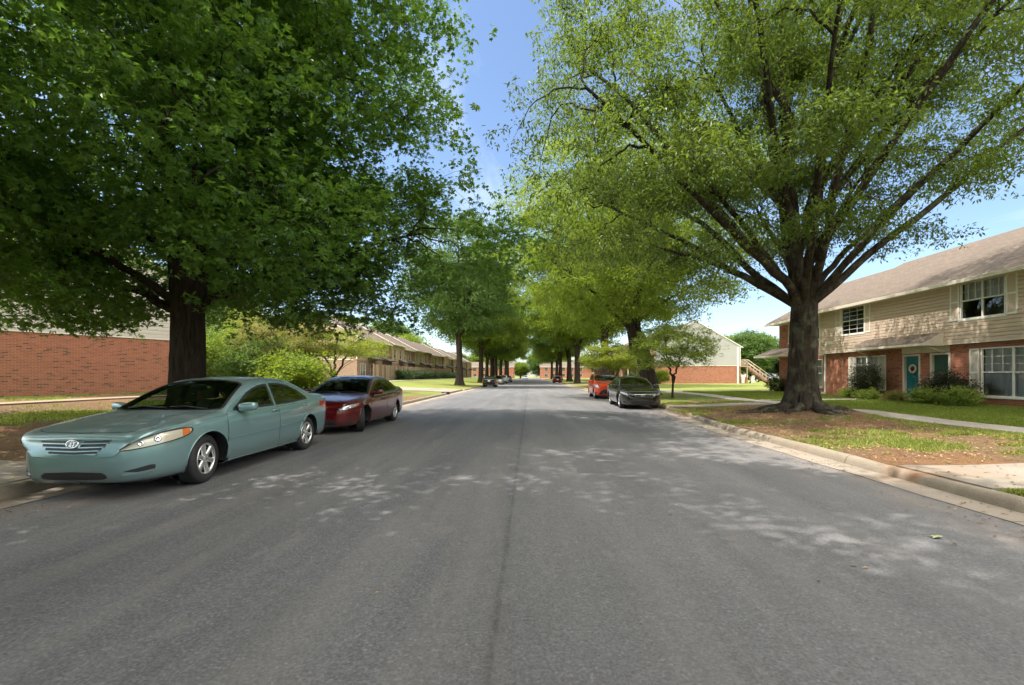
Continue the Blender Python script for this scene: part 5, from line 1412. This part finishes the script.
def gable_roof(root, W, u0, u1, depth, eave_z, ridge_h, oh=.45, mat='shingle', rake=.35, th=.12, trim='white', name='roof', gut=True):
    """ridge runs along u; front eave at d=+oh"""
    mb = MB(); half = depth/2; sl = ridge_h/half
    def sp_(u, d): # d from wall front, positive outward; returns z
        x = -d
        return eave_z+sl*(min(x, depth-x))
    ua, ub = u0-rake, u1+rake
    L = math.hypot(half+oh, (half+oh)*sl)
    zf = eave_z-sl*oh; zr = eave_z+ridge_h
    f0 = (ua, zf, oh); 
    mb.quad(W.p(ua, zf, oh), W.p(ub, zf, oh), W.p(ub, zr, -half), W.p(ua, zr, -half), uv=[(ua, 0), (ub, 0), (ub, L), (ua, L)])
    mb.quad(W.p(ub, zf, -depth-oh), W.p(ua, zf, -depth-oh), W.p(ua, zr, -half), W.p(ub, zr, -half), uv=[(ub, 0), (ua, 0), (ua, L), (ub, L)])
    # underside
    mb.quad(W.p(ub, zf-th, oh), W.p(ua, zf-th, oh), W.p(ua, zr-th, -half), W.p(ub, zr-th, -half), m=1)
    mb.quad(W.p(ua, zf-th, -depth-oh), W.p(ub, zf-th, -depth-oh), W.p(ub, zr-th, -half), W.p(ua, zr-th, -half), m=1)
    for u_, fl in ((ua, 0), (ub, 1)):
        for (d0, z0_, d1, z1_) in ((oh, zf, -half, zr), (-half, zr, -depth-oh, zf)):
            P = [W.p(u_, z0_-th, d0), W.p(u_, z1_-th, d1), W.p(u_, z1_, d1), W.p(u_, z0_, d0)]
            mb.quad(*(P if not fl else P[::-1]), m=1)
    mb.quad(W.p(ua, zf-th, oh), W.p(ub, zf-th, oh), W.p(ub, zf, oh), W.p(ua, zf, oh), m=1)
    mb.quad(W.p(ub, zf-th, -depth-oh), W.p(ua, zf-th, -depth-oh), W.p(ua, zf, -depth-oh), W.p(ub, zf, -depth-oh), m=1)
    rf = mb.build(name, [M[mat], M[trim]], root)
    if gut:
        g_ = MB(); W.box(g_, ua+.05, ub-.05, zf-.17, zf-.035, oh+.004, oh+.115); g_.build('gutter', M[trim], rf)
        so_ = MB(); W.box(so_, u0, u1, zf-th-.05, zf-th-.02, .0, oh); so_.build('soffit', M[trim], rf)
    return rf
def gable_wall(root, W, width, z0, zb, eave_z, ridge_h, brick, sid, ops=(), name='gable', exp=.115, corner=True):
    """W's u runs 0..width along the gable end"""
    mb = MB(); flat_wall(mb, W, 0, width, z0-.4, zb, [o for o in ops]); mb.build('brick_wall', M[brick], root)
    mb = MB()
    def top(z):
        if z <= eave_z: return (0, width)
        t = (z-eave_z)/ridge_h*width/2; return (t, width-t)
    siding(mb, W, 0, width, zb, eave_z+ridge_h, list(ops), top=top, exp=exp); mb.build('siding', M[sid], root)
    tr = MB(); W.box(tr, -.02, width+.02, zb-.07, zb-.005, 0.0, .035)
    if corner: W.box(tr, width-.09, width+.02, zb, eave_z-.02, .018, .045); W.box(tr, -.02, .09, zb, eave_z-.02, .018, .045)
    tr.build('trim_board', M['white'], root)
def downspout(root, W, u, z0, z1, d=0.0, mat='white'):
    mb = MB(); W.box(mb, u-.045, u+.045, z0+.12, z1, d+.03, d+.10)
    W.box(mb, u-.045, u+.045, z0, z0+.118, d+.03, d+.28); W.box(mb, u-.045, u+.045, z1-.08, z1-.002, d+.101, d+.45)
    mb.build('downspout', M[mat], root)
def door(root, W, u0, u1, z0, z1, mat, d=-.10, storm=True):
    fr = MB(); W.box(fr, u0-.09, u0, z0, z1+.08, d-.02, d+.13); W.box(fr, u1, u1+.09, z0, z1+.08, d-.02, d+.13); W.box(fr, u0, u1, z1, z1+.08, d-.02, d+.128)
    W.box(fr, u0-.05, u1+.05, z0-.05, z0, d-.02, d+.16)
    dr = MB(); W.box(dr, u0, u1, z0, z1, d-.05, d)
    w_ = u1-u0
    for (a, b, c, e) in ((.14, .44, .08, .42), (.56, .86, .08, .42), (.14, .44, .48, .78), (.56, .86, .48, .78), (.14, .44, .84, .94), (.56, .86, .84, .94)):
        W.box(dr, u0+w_*a, u0+w_*b, z0+(z1-z0)*c, z0+(z1-z0)*e, d, d+.012)
    o = dr.build('door', M[mat], root); fr.build('door_frame', M['cream'], o)
    h_ = MB(); c_ = W.p(u0+.08, z0+1.0, d+.05); h_.lathe([(.001, .03), (.025, .025), (.03, 0), (.012, -.02), (.012, -.045)], 12, axis='x', c=c_); h_.build('handle', M['brass'], o)
    return o

# ---- tan and brick townhouses on the right: facade at x = 18 facing the road (u runs with +y is reversed so that n points to -x)
zR = .33
T = empty('townhouses', (18, 20, zR), 0, 'two storey townhouses of tan siding over red brick on the right', 'townhouses')
def lw(x, ya, ang): return Wall((x-18, ya-20, 0), ang)
# wall with u going toward -y  (angle -90deg): u=(0,-1), n = (sin a, -cos a) = (-1, 0)
Y0 = 28.0
A = lw(18.0, Y0, R(-90))              # u = 28 - y
u_ = lambda y: Y0-y
ops_low = [(u_(25.2), u_(23.45), .40, 2.16, 'w'), (u_(21.95), u_(21.05), .02, 2.12, 'd'), (u_(20.45), u_(19.55), .02, 2.12, 'd'), (u_(18.15), u_(15.75), .30, 2.22, 'w'),
           (u_(13.3), u_(11.3), .40, 2.16, 'w'), (u_(9.6), u_(8.7), .02, 2.12, 'd')]
mb = MB(); flat_wall(mb, A, 0, 23, -.5, 2.5, ops_low); 
mb.build('brick_wall', M['brick'], T)
UP = .16   # upper storey overhang
ops_up = [(u_(26.05), u_(24.25), 3.42, 4.95, 'w'), (u_(18.85), u_(17.05), 3.42, 4.95, 'w'), (u_(11.5), u_(9.7), 3.42, 4.95, 'w')]
mb = MB(); siding(mb, A, 0, 23, 2.5, 5.16, ops_up, d=UP, exp=.15)
for (a, b, c, e, _) in ops_up:
    A.box(mb, a, b, c-.01, c, UP-.15, UP); A.box(mb, a-.01, a, c, e, UP-.15, UP+.01); A.box(mb, b, b+.01, c, e, UP-.15, UP+.01); A.box(mb, a, b, e, e+.01, UP-.15, UP)
A.box(mb, -.005, .0, 2.5, 5.16, -.0, UP)
mb.build('siding', M['siding_tan'], T)
tr = MB(); A.box(tr, -.02, 23, 2.44, 2.498, .002, UP+.03); A.box(tr, -.03, .08, 2.5, 5.12, UP+.018, UP+.04); tr.build('trim_board', M['cream'], T)
window(T, A, ops_up[0][0], ops_up[0][1], 3.42, 4.95, cols=3, rows=3, d=UP, curtain=None, mull=0, bot_grid=True, sashes=2)
window(T, A, ops_up[1][0], ops_up[1][1], 3.42, 4.95, cols=3, rows=2, d=UP, curtain='top')
window(T, A, ops_up[2][0], ops_up[2][1], 3.42, 4.95, cols=3, rows=2, d=UP, curtain='top')
window(T, A, ops_low[0][0], ops_low[0][1], .40, 2.16, cols=2, rows=2, curtain=True, mull=1)
window(T, A, ops_low[3][0], ops_low[3][1], .30, 2.22, cols=3, rows=3, curtain=True, mull=1)
window(T, A, ops_low[4][0], ops_low[4][1], .40, 2.16, cols=2, rows=2, curtain=True, mull=1)
for (a, b, *_r) in ops_up[:3]:
    shutter(T, A, a-.44, a-.03, 3.40, 4.97, UP); shutter(T, A, b+.03, b+.44, 3.40, 4.97, UP)
for i, (a, b) in enumerate(((ops_low[0][0], ops_low[0][1]), (ops_low[3][0], ops_low[3][1]), (ops_low[4][0], ops_low[4][1]))):
    z0, z1 = ((.36, 2.18), (.28, 2.22), (.36, 2.18))[i]
    shutter(T, A, a-.46, a-.06, z0, z1, -.012); shutter(T, A, b+.06, b+.46, z0, z1, -.012)
door(T, A, ops_low[1][0]+.09, ops_low[1][1]-.0, .06, 2.04, 'teal'); door(T, A, ops_low[2][0]+.09, ops_low[2][1], .06, 2.04, 'dark_green'); door(T, A, ops_low[5][0]+.09, ops_low[5][1], .06, 2.04, 'teal')
dv = MB(); A.box(dv, ops_low[1][0], ops_low[5][1], -.4, 2.4, -.4, -.38); dv.build('inner_wall', M['dark'], T)
# lintel board above doors, porch step
lb = MB(); A.box(lb, ops_low[1][0]-.05, ops_low[2][1]+.05, 2.16, 2.44, .003, .02); lb.build('door_header', M['cream'], T)
st_ = MB(); A.box(st_, ops_low[1][0]-.3, ops_low[2][1]+.5, -.35, .03, .0, 1.15); st_.build('door_step', M_walk if 'M_walk' in globals() else walk, T)
# canopy over the doors : shed with a closed triangular end
def canopy(root, W, u0, u1, z0, z1, out, mat='shingle', d=0.0):
    mb = MB(); a = d
    mb.quad(W.p(u0, z0, a+out), W.p(u1, z0, a+out), W.p(u1, z1, a), W.p(u0, z1, a), uv=[(u0, 0), (u1, 0), (u1, out*1.2), (u0, out*1.2)])
    mb.quad(W.p(u0, z0-.1, a+out), W.p(u1, z0-.1, a+out), W.p(u1, z0, a+out), W.p(u0, z0, a+out), m=1)
    mb.quad(W.p(u1, z0-.1, a), W.p(u1, z0-.1, a+out), W.p(u0, z0-.1, a+out), W.p(u0, z0-.1, a), m=1)
    mb.poly([W.p(u1, z0-.1, a+out), W.p(u1, z0-.1, a), W.p(u1, z1, a), W.p(u1, z0, a+out)], m=1); mb.poly([W.p(u0, z0-.1, a), W.p(u0, z0-.1, a+out), W.p(u0, z0, a+out), W.p(u0, z1, a)], m=1)
    return mb.build('canopy', [M[mat], M['cream'] if mat == 'shingle' else M['trim_dark']], root)
M['trim_dark'] = simple('dark_awning_edge', (.05, .045, .04), .6)
canopy(T, A, u_(24.1), u_(19.6), 2.52, 3.02, .95, d=UP+.02)
for q in (u_(24.0), u_(19.75)): br = MB(); br.tube([A.p(q, 2.1, .02), A.p(q, 2.42, .8)], [.03, .03], 6); br.build('canopy_bracket', M['cream'], T)
nb_ = MB(); A.box(nb_, u_(27.3), u_(26.8), 3.0, 3.16, UP+.018, UP+.035); nb_.build('house_plate', M['white'], T)
lm = MB(); lm.lathe([(.001, .06), (.05, .05), (.06, 0), (.05, -.03), (.03, -.05)], 12, axis='z', c=A.p(u_(20.95), 2.25, .10)); lm.build('porch_lamp', M['white'], T)
downspout(T, A, .35, .02, 2.44, 0.0, 'white')
# brick unit beyond, slightly set back, brick to the eave
B = lw(18.35, 33.5, R(-90))
opb = [(3.9, 5.0, 3.42, 4.95), (3.9, 5.0, .4, 2.16), (1.2, 2.4, 3.42, 4.95)]
mb = MB(); flat_wall(mb, B, 0, 5.5, -.5, 5.16, opb); 
C_ = lw(18.35, 33.5, R(180)); 
mb2 = MB()
# north gable of the brick unit faces away (+y): u runs toward... from x=18.35 to 28
Cn = Wall((28-18, 33.5-20, 0), R(180))
flat_wall(mb, Cn, 0, 9.65, -.5, 5.16, [])
mb.build('brick_wall', M['brick'], T)
gb = MB(); siding(gb, Cn, 0, 9.65, 5.16, 7.9, [], top=lambda z: ((z-5.16)/2.75*4.825, 9.65-(z-5.16)/2.75*4.825)); gb.build('gable_siding', M['siding_tan'], T)
for o_ in opb: window(T, B, *o_, cols=2, rows=2, curtain='top' if o_[2] > 3 else True, mull=0)
for o_ in opb[:2]: shutter(T, B, o_[0]-.4, o_[0]-.04, o_[2]-.02, o_[3]+.02, -.012); shutter(T, B, o_[1]+.04, o_[1]+.4, o_[2]-.02, o_[3]+.02, -.012)
downspout(T, B, 5.35, .02, 5.1, 0.0, 'white')
canopy(T, B, -1.2, 2.2, 2.55, 3.1, 1.3, d=.0)
# far closing walls
E = Wall((18-18, 5-20, 0), R(0)); gable_wall(T, E, 10, 0, 2.5, 5.16, 2.75, 'brick', 'siding_tan')
Bk = Wall((28-18, 5-20, 0), R(90)); mb = MB(); flat_wall(mb, Bk, 0, 28.5, -.5, 5.16, []); mb.build('rear_wall', M['brick'], T)
gable_roof(T, A, 0, 23, 10, 5.34, 2.72, oh=.55, rake=.0, trim='cream')
gable_roof(T, B, -.0, 5.5, 9.65, 5.34, 2.63, oh=.75, rake=.55, trim='cream', gut=True)
# wreath hanging on the teal door
wr = MB(); c_ = Vector((18.0+.10-.06, 21.44, zR+1.45)); g = np.random.default_rng(3)
pts = [(c_.x, c_.y+.17*math.cos(a), c_.z+.17*math.sin(a)) for a in np.linspace(0, 2*math.pi, 25)]
wr.tube(pts, [.045+.012*math.sin(i*2.3) for i in range(25)], 8, cap=False)
wo = wr.build('wreath', simple('dried_white_flower', srgb(214, 200, 186), .9, var=.3, scale=30)); tag(wo, 'pale round wreath with a red bow hanging on the teal door', 'wreath')
bw = MB()
for sg in (-1, 1): bw.lathe([(.001, -.01), (.055, .01), (.02, .03)], 8, axis='x', c=(c_.x-.05, c_.y+sg*.05, c_.z))
bw.box(c_.x-.06, c_.x-.05, c_.y-.03, c_.y+.03, c_.z-.14, c_.z); bw.build('bow', simple('dark_red_ribbon', srgb(130, 20, 24), .6), wo)

# ---- generic row builder -------------------------------------------------------
def row(name, label, side, xf, y0, y1, zb, depth, unit=6.2, eave=5.2, ridge=2.9, sid='siding_beige', brick='brick_tan', gsid=None, nm='townhouse_row', alt=None, canop=True, roofm='shingle', step=.35):
    T2 = empty(nm, (xf, y0, zb), 0, label, 'townhouses')
    n = max(1, int(round((y1-y0)/unit))); uw = (y1-y0)/n
    for q in range(n):
        off = (-.35 if q % 2 else 0)*1.0; dz = step*((q*7) % 3-1)*.5 if q else 0
        if side < 0: Wf = Wall((off, uw*q, 0), R(90))     # faces +x, u runs +y
        else: Wf = Wall((-off, uw*(q+1), 0), R(-90))      # faces -x
        ops = []
        for fr_ in (.16, .60): ops.append((uw*fr_, uw*fr_+1.05, 3.2, 4.6))
        lops = [(uw*.14, uw*.14+1.7, .5, 2.1), (uw*.68, uw*.68+.95, 0.05, 2.1)]
        mb = MB(); flat_wall(mb, Wf, 0, uw, -.5, 2.5+dz*0, lops)
        mb.build('brick_wall', M[brick], T2)
        mb = MB(); flat_up = (alt and q % 2 == 1)
        if flat_up: flat_wall(mb, Wf, 0, uw, 2.5, eave+dz, ops); mb.build('brick_wall', M[alt], T2)
        else: siding(mb, Wf, 0, uw, 2.5, eave+dz, ops, exp=.2); mb.build('siding', M[sid], T2)
        for o_ in ops: window(T2, Wf, *o_, cols=2, rows=2, curtain=None, mull=0, sill=False)
        window(T2, Wf, *lops[0], cols=2, rows=2, curtain=True, mull=1)
        door(T2, Wf, lops[1][0]+.05, lops[1][1]-.05, .06, 2.05, 'dark_green')
        if canop: canopy(T2, Wf, uw*.5, uw*.98, 2.75, 3.15, 1.0, mat='shingle_grey', d=.03)
        # party wall returns
        for e_ in (0, uw):
            rt = MB(); Wf.box(rt, e_-.06, e_+.06, 2.5 if flat_up else -.4, eave+dz-.05, -.5, -.01); rt.build('party_wall', M[brick], T2)
        gable_roof(T2, Wf, 0, uw, depth, eave+dz+.12, ridge, oh=.4, rake=.12, mat=roofm, gut=True)
        for e_, sgn in ((0, 1), (uw, -1)):
            gw = MB()
            hz = eave+dz
            P = [Wf.p(e_, hz-.6, -.0), Wf.p(e_, hz-.6, -depth), Wf.p(e_, hz, -depth), Wf.p(e_, hz+ridge, -depth/2), Wf.p(e_, hz, 0)]
            gw.poly(P, uv=[(0, 0), (depth, 0), (depth, .6), (depth/2, ridge), (0, .6)])
            gw.build('gable_siding', M[gsid or sid], T2)
    return T2, uw, n
# left row far along the street
TL_, uw, n_ = row('row', 'long row of beige two storey townhouses on the left behind the board fence', -1, -20.5, 54, 162, .82, 10, unit=6.7, eave=5.3, ridge=2.7, sid='siding_beige', brick='brick_tan', gsid='siding_beige', alt='brick_tan')
gW = Wall((-10, -.02, 0), 0); gable_wall(TL_, gW, 10, 0, 2.6, 5.3, 2.7, 'brick_tan', 'siding_beige')
# porch block in front of its end
# gable building at the right with the outside stair
TR_, uw2, n2_ = row('row', 'red brick and pale siding apartment row on the right with an outside stair', 1, 17.5, 66, 128, .2, 13, unit=7.7, eave=5.5, ridge=3.7, sid='siding_grey', brick='brick', gsid='siding_grey', alt='brick')
gW = Wall((0, -.02, 0), 0); gable_wall(TR_, gW, 13, 0, 2.75, 5.5, 3.7, 'brick', 'siding_grey', exp=.16)
ds = MB(); gW.box(ds, 12.5, 12.68, 0, 5.4, .04, .16); ds.build('downspout', M['white'], TR_)
# side wall (faces +x)
sw = MB(); flat_wall(sw, Wall((13, 0, 0), R(90)), 0, 62, -.5, 5.5, []); sw.build('side_wall', M['brick'], TR_)
# low porch at its street side
pc = MB(); pc.box(-3.2, -.02, 1.0, 7.0, 2.55, 2.75); pc.box(-3.1, -2.95, 1.1, 1.25, -.3, 2.55); pc.box(-3.1, -2.95, 6.7, 6.85, -.3, 2.55); pc.build('porch', M['cream'], TR_)
# outside stair
S_ = empty('outside_stair', (30.6, 67.2, .2), 0, 'pale wooden outside stair climbing to the upper floor of the right brick apartments', 'stair')
mb = MB(); mb.box(.02, 1.6, 0, 2.4, 2.55, 2.70); mb.build('landing', M['wood'], S_)
for (x, y) in ((.15, .1), (1.5, .1), (1.5, 2.3), (.15, 2.3)):
    p_ = MB(); p_.box(x-.07, x+.07, y-.07, y+.07, -.2, 3.65); p_.build('post', M['wood'], S_)
nst = 14; run = 3.6
for yy in (.05, 1.15):
    sgr = MB(); sgr.quad((1.6, yy, 2.72), (1.6, yy, 2.42), (1.6+run, yy, -.2), (1.6+run, yy, .15)); sgr.quad((1.6, yy+.07, 2.42), (1.6, yy+.07, 2.72), (1.6+run, yy+.07, .15), (1.6+run, yy+.07, -.2))
    sgr.quad((1.6, yy, 2.72), (1.6+run, yy, .15), (1.6+run, yy+.07, .15), (1.6, yy+.07, 2.72)); sgr.quad((1.6, yy+.07, 2.42), (1.6+run, yy+.07, -.2), (1.6+run, yy, -.2), (1.6, yy, 2.42))
    sgr.build('stringer', M['wood_red'], S_)
    rl = MB()
    for dz in (.45, .95): rl.tube([(1.55, yy+.03, 2.7+dz), (1.6+run, yy+.03, .1+dz)], [.055, .055], 6)
    for q in range(5):
        t_ = q/4; x = 1.6+run*t_; z = 2.6*(1-t_)+.05; rl.box(x-.045, x+.045, yy-.01, yy+.08, z, z+1.0)
    rl.build('railing', M['wood'], S_)
for q in range(nst):
    t_ = (q+.5)/nst; x = 1.6+run*t_; z = 2.62*(1-t_)+.02
    s2 = MB(); s2.box(x-.14, x+.14, .12, 1.15, z-.04, z); s2.build('tread', M['wood'], S_)
for (xa, ya, xb, yb) in ((.15, .05, 1.5, .05), (1.5, 1.25, 1.5, 2.35)):
    lr = MB()
    for dz in (.5, .95): lr.tube([(xa, ya, 2.7+dz), (xb, yb, 2.7+dz)], [.045, .045], 6)
    for q in range(7): 
        x = xa+(xb-xa)*q/6; y = ya+(yb-ya)*q/6; lr.box(x-.03, x+.03, y-.02, y+.02, 2.7, 3.65)
    lr.build('landing_railing', M['wood'], S_)
# bins below the stair
for q, (x, y, mt, lb_) in enumerate(((31.3, 66.6, srgb(170, 60, 50), 'dull red wheeled bin under the outside stair'), (30.9, 66.2, srgb(220, 220, 216), 'white wheeled bin by the brick corner under the stair'), (32.6, 66.8, srgb(214, 214, 210), 'white wheeled bin under the lower flight of the stair'))):
    b_ = empty('wheeled_bin', (x, y, tz(x, y)), 0, lb_, 'bin')
    mm = simple('bin_plastic_%s' % ('red', 'white', 'pale')[q], mt, .5)
    m1 = MB(); G = [[(sx*w_, sy*w_, z) for (sx, sy) in ((-1, -1), (1, -1), (1, 1), (-1, 1), (-1, -1))] for w_, z in ((.20, .05), (.27, .92))]
    m1.grid(np.array(G).transpose(1, 0, 2), sm=False); m1.build('bin_body', mm, b_)
    m2_ = MB(); m2_.box(-.3, .3, -.31, .3, .92, .98); m2_.build('lid', mm, b_)
    for sx in (-1, 1): w3 = MB(); w3.lathe([(.001, 0), (.1, 0), (.1, .05), (.001, .05)], 14, axis='x', c=(sx*.26-.025, .22, .1)); w3.build('wheel', M['trim'], b_)

# ---- left near brick gable building, turned a little
ang = math.atan2(25.5-16.5, -17.9+22.9)         # direction of the wall line seen in the picture
G0 = (-26.5, 16.5-3.6*math.tan(ang)*1.0, 0)
U = Vector((math.cos(ang), math.sin(ang), 0))
end = Vector((-18.7, 25.2, 0)); wid = 13.0; org = end-U*wid
zl_ = .56
Lb = empty('brick_apartments', (org.x, org.y, zl_), 0, 'red brick apartment gable with white siding above on the left edge', 'apartments')
WL = Wall((0, 0, 0), ang)
gable_wall(Lb, WL, wid, 0, 2.85, 5.6, 3.6, 'brick', 'siding_white', exp=.2)
WS = Wall((U.x*wid, U.y*wid, 0), ang+R(90)); mb = MB(); wops = [(2.5, 4.2, .6, 2.2), (2.5, 4.2, 3.4, 4.9), (8, 9.7, .6, 2.2), (8, 9.7, 3.4, 4.9)]
flat_wall(mb, WS, 0, 16, -.5, 5.6, wops); mb.build('brick_wall', M['brick'], Lb)
for o_ in wops: window(Lb, WS, *o_, cols=3, rows=2, curtain=True, mull=1)
WR = Wall((0, 0, 0), ang+R(90)); mb = MB()
WRb = Wall(tuple(WR.p(16, 0, 0)), ang-R(90)); flat_wall(mb, WRb, 0, 16, -.5, 5.6, []); mb.build('rear_wall', M['brick'], Lb)
Wroof = Wall(tuple(WS.p(0, 0, 0)), ang+R(90)); gable_roof(Lb, Wroof, 0, 16, wid, 5.72, 3.6, oh=.35, rake=.3)
# ---- fence in front of the left row
for q in range(4):
    ya, yb = 55+q*13.2, 55+q*13.2+12.9
    xf_ = -18.9
    Fc = empty('board_fence', (xf_, ya, tz(xf_, ya)), 0, ('nearest', 'second', 'third', 'farthest')[q]+' length of pale vertical board fence before the left townhouses', 'fence', 'board fences before the left townhouses')
    Wf = Wall((0, 0, 0), R(90)); ln = yb-ya
    for k_ in range(7):
        p_ = MB(); u = ln*k_/6; Wf.box(p_, u-.06, u+.06, -.2, 2.05, -.06, .06); p_.build('post', M['wood_red'], Fc)
    rl = MB()
    for z in (.35, 1.7): Wf.box(rl, 0, ln, z, z+.09, -.075, -.03)
    rl.build('rail', M['wood_red'], Fc)
    pk = MB(); g = np.random.default_rng(q); u = .1
    while u < ln-.25:
        w_ = .24; Wf.box(pk, u, u+w_, .05, 1.95+g.uniform(-.03, .03), -.029, .0, m=int(g.random() < .25)); u += w_+(.10 if int(u/.34) % 3 else .22)
    pk.build('boards', [M['wood'], M['wood_red']], Fc)
# ---- buildings across the far end of the street
for q, (x0, x1, lb_) in enumerate(((-34, -8, 'distant red brick building closing the street on the left'), (5, 30, 'distant red brick building closing the street on the right'))):
    Bq = empty('brick_building', (x0, 222, .2), 0, lb_, 'building'); Wq = Wall((0, 0, 0), 0); w_ = x1-x0
    ops = [(u, u+1.8, z, z+1.5) for u in np.arange(2, w_-3, 4.2) for z in (.8, 3.6)]
    mb = MB(); flat_wall(mb, Wq, 0, w_, -.5, 5.6, ops); mb.build('brick_wall', M['brick'], Bq)
    for o_ in ops: window(Bq, Wq, *o_, cols=2, rows=2, curtain=None, mull=0, sill=False)
    gable_roof(Bq, Wq, 0, w_, 10, 5.7, 2.4, oh=.4, rake=.3, gut=False)
    for (uu, aa) in ((0, 0), (w_, 0)):
        e_ = MB(); e_.box(uu-.05, uu+.05, .06, 10, -.5, 5.6); e_.build('side_wall', M['brick'], Bq)
# the single green leaf on the asphalt
lf = MB(); c_ = (3.62, 4.06, .018); pts = []
for i in range(20):
    a = 2*math.pi*i/20; r_ = .055*(1 if i % 4 == 0 else .62 if i % 2 == 0 else .5); pts.append((c_[0]+r_*1.25*math.cos(a), c_[1]+r_*math.sin(a), c_[2]+.008*math.sin(a*3)))
for i in range(20): lf.poly([c_, pts[i], pts[(i+1) % 20]], uv=[(0, 0)]*3)
o = lf.build('fallen_leaf', simple('pale_green_leaf', srgb(150, 158, 116), .6)); tag(o, 'pale green lobed leaf lying alone on the asphalt at the right', 'leaf')
st = MB(); st.tube([(c_[0]-.02, c_[1], c_[2]), (c_[0]-.10, c_[1]-.02, c_[2]+.004)], [.002, .0015], 4); st.build('leaf_stem', M['dead_leaf'], o)
# ------------------------------------------------------------------ light, sky, camera
SUN_EL, SUN_AZ = 63.0, (-.93, -.22)      # sun stands to the left and a little behind the camera
w = bpy.data.worlds.new('World'); scn.world = w; w.use_nodes = True
nt = w.node_tree; nt.nodes.clear(); k = N(nt)
out = nt.nodes.new('ShaderNodeOutputWorld')
sky = k.n('TexSky', sky_type='NISHITA'); sky.sun_disc = False
sky.sun_elevation = R(SUN_EL)
dx, dy = SUN_AZ; sky.sun_rotation = math.atan2(dx, dy)
sky.air_density = 1.0; sky.dust_density = .7; sky.ozone_density = 2.2; sky.altitude = 100
gen = k.n('TexCoord').outputs['Generated']
sp = k.n('SeparateXYZ', {0: gen})
zc = k.math('MAXIMUM', sp.outputs[2], .05)
cx = k.math('DIVIDE', sp.outputs[0], zc); cy = k.math('DIVIDE', sp.outputs[1], zc)
cv = k.n('CombineXYZ', {0: cx, 1: cy}).outputs[0]
cl = k.noise(k.mapping(cv, (1.0, .55, 1), loc=(3.1, 1.7, 0)), 1.3, 7, .62, .6)
cm = k.math('MULTIPLY', k.math('MULTIPLY', k.ramp(cl, [(.5, 0), (.78, 1)]), .3), k.ramp(sp.outputs[2], [(.1, 0), (.35, 1)]))
sc_ = k.mix(cm, sky.outputs[0], (8.2, 8.5, 9.0))
# unseen bright cloud banks added overhead and behind the photographer as fill light
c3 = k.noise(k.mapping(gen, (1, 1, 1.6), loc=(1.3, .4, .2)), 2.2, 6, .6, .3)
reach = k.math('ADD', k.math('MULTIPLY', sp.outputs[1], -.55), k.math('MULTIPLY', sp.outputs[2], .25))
fill_bank = k.ramp(k.math('ADD', c3, reach), [(.50, 0), (.66, 1)])
fill_bank = k.math('MULTIPLY', fill_bank, k.ramp(sp.outputs[2], [(0.12, 0), (.34, 1)]))
sc_ = k.mix(fill_bank, sc_, (15.5, 14.9, 13.9))
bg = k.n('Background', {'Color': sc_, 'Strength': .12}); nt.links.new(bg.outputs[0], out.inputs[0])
sun = bpy.data.lights.new('sun', 'SUN'); sun.energy = 3.3; sun.angle = R(.53); sun.color = (1, .955, .88)
so = bpy.data.objects.new('sun', sun); col.objects.link(so)
el = R(SUN_EL); hn = math.hypot(dx, dy)
D = Vector((-dx/hn*math.cos(el), -dy/hn*math.cos(el), -math.sin(el)))
so.rotation_euler = D.to_track_quat('-Z', 'Y').to_euler(); so.location = (-20, -10, 40)
cam = bpy.data.cameras.new('camera'); co = bpy.data.objects.new('camera', cam); col.objects.link(co)
co.location = (0, 0, CAM_H); co.rotation_euler = (R(90), 0, 0)
cam.sensor_width = 36; cam.lens = 36*F_PX/1024; cam.shift_x = -(530-512)/1024; cam.shift_y = (375.7-342.5)/1024
cam.clip_end = 3000; cam.clip_start = .05
scn.camera = co
scn.view_settings.view_transform = 'Standard'; scn.view_settings.look = 'None'; scn.view_settings.gamma = 1; scn.view_settings.use_curve_mapping = False
scn.view_settings.exposure = 1.15
scn.cycles.use_denoising = True
try: scn.cycles.denoiser = 'OPENIMAGEDENOISE'
except Exception: pass
scn.cycles.max_bounces = 8; scn.cycles.transparent_max_bounces = 12; scn.cycles.diffuse_bounces = 4; scn.cycles.glossy_bounces = 3; scn.cycles.transmission_bounces = 4
scn.cycles.use_adaptive_sampling = True; scn.cycles.adaptive_threshold = .02
scn.cycles.caustics_reflective = False; scn.cycles.caustics_refractive = False
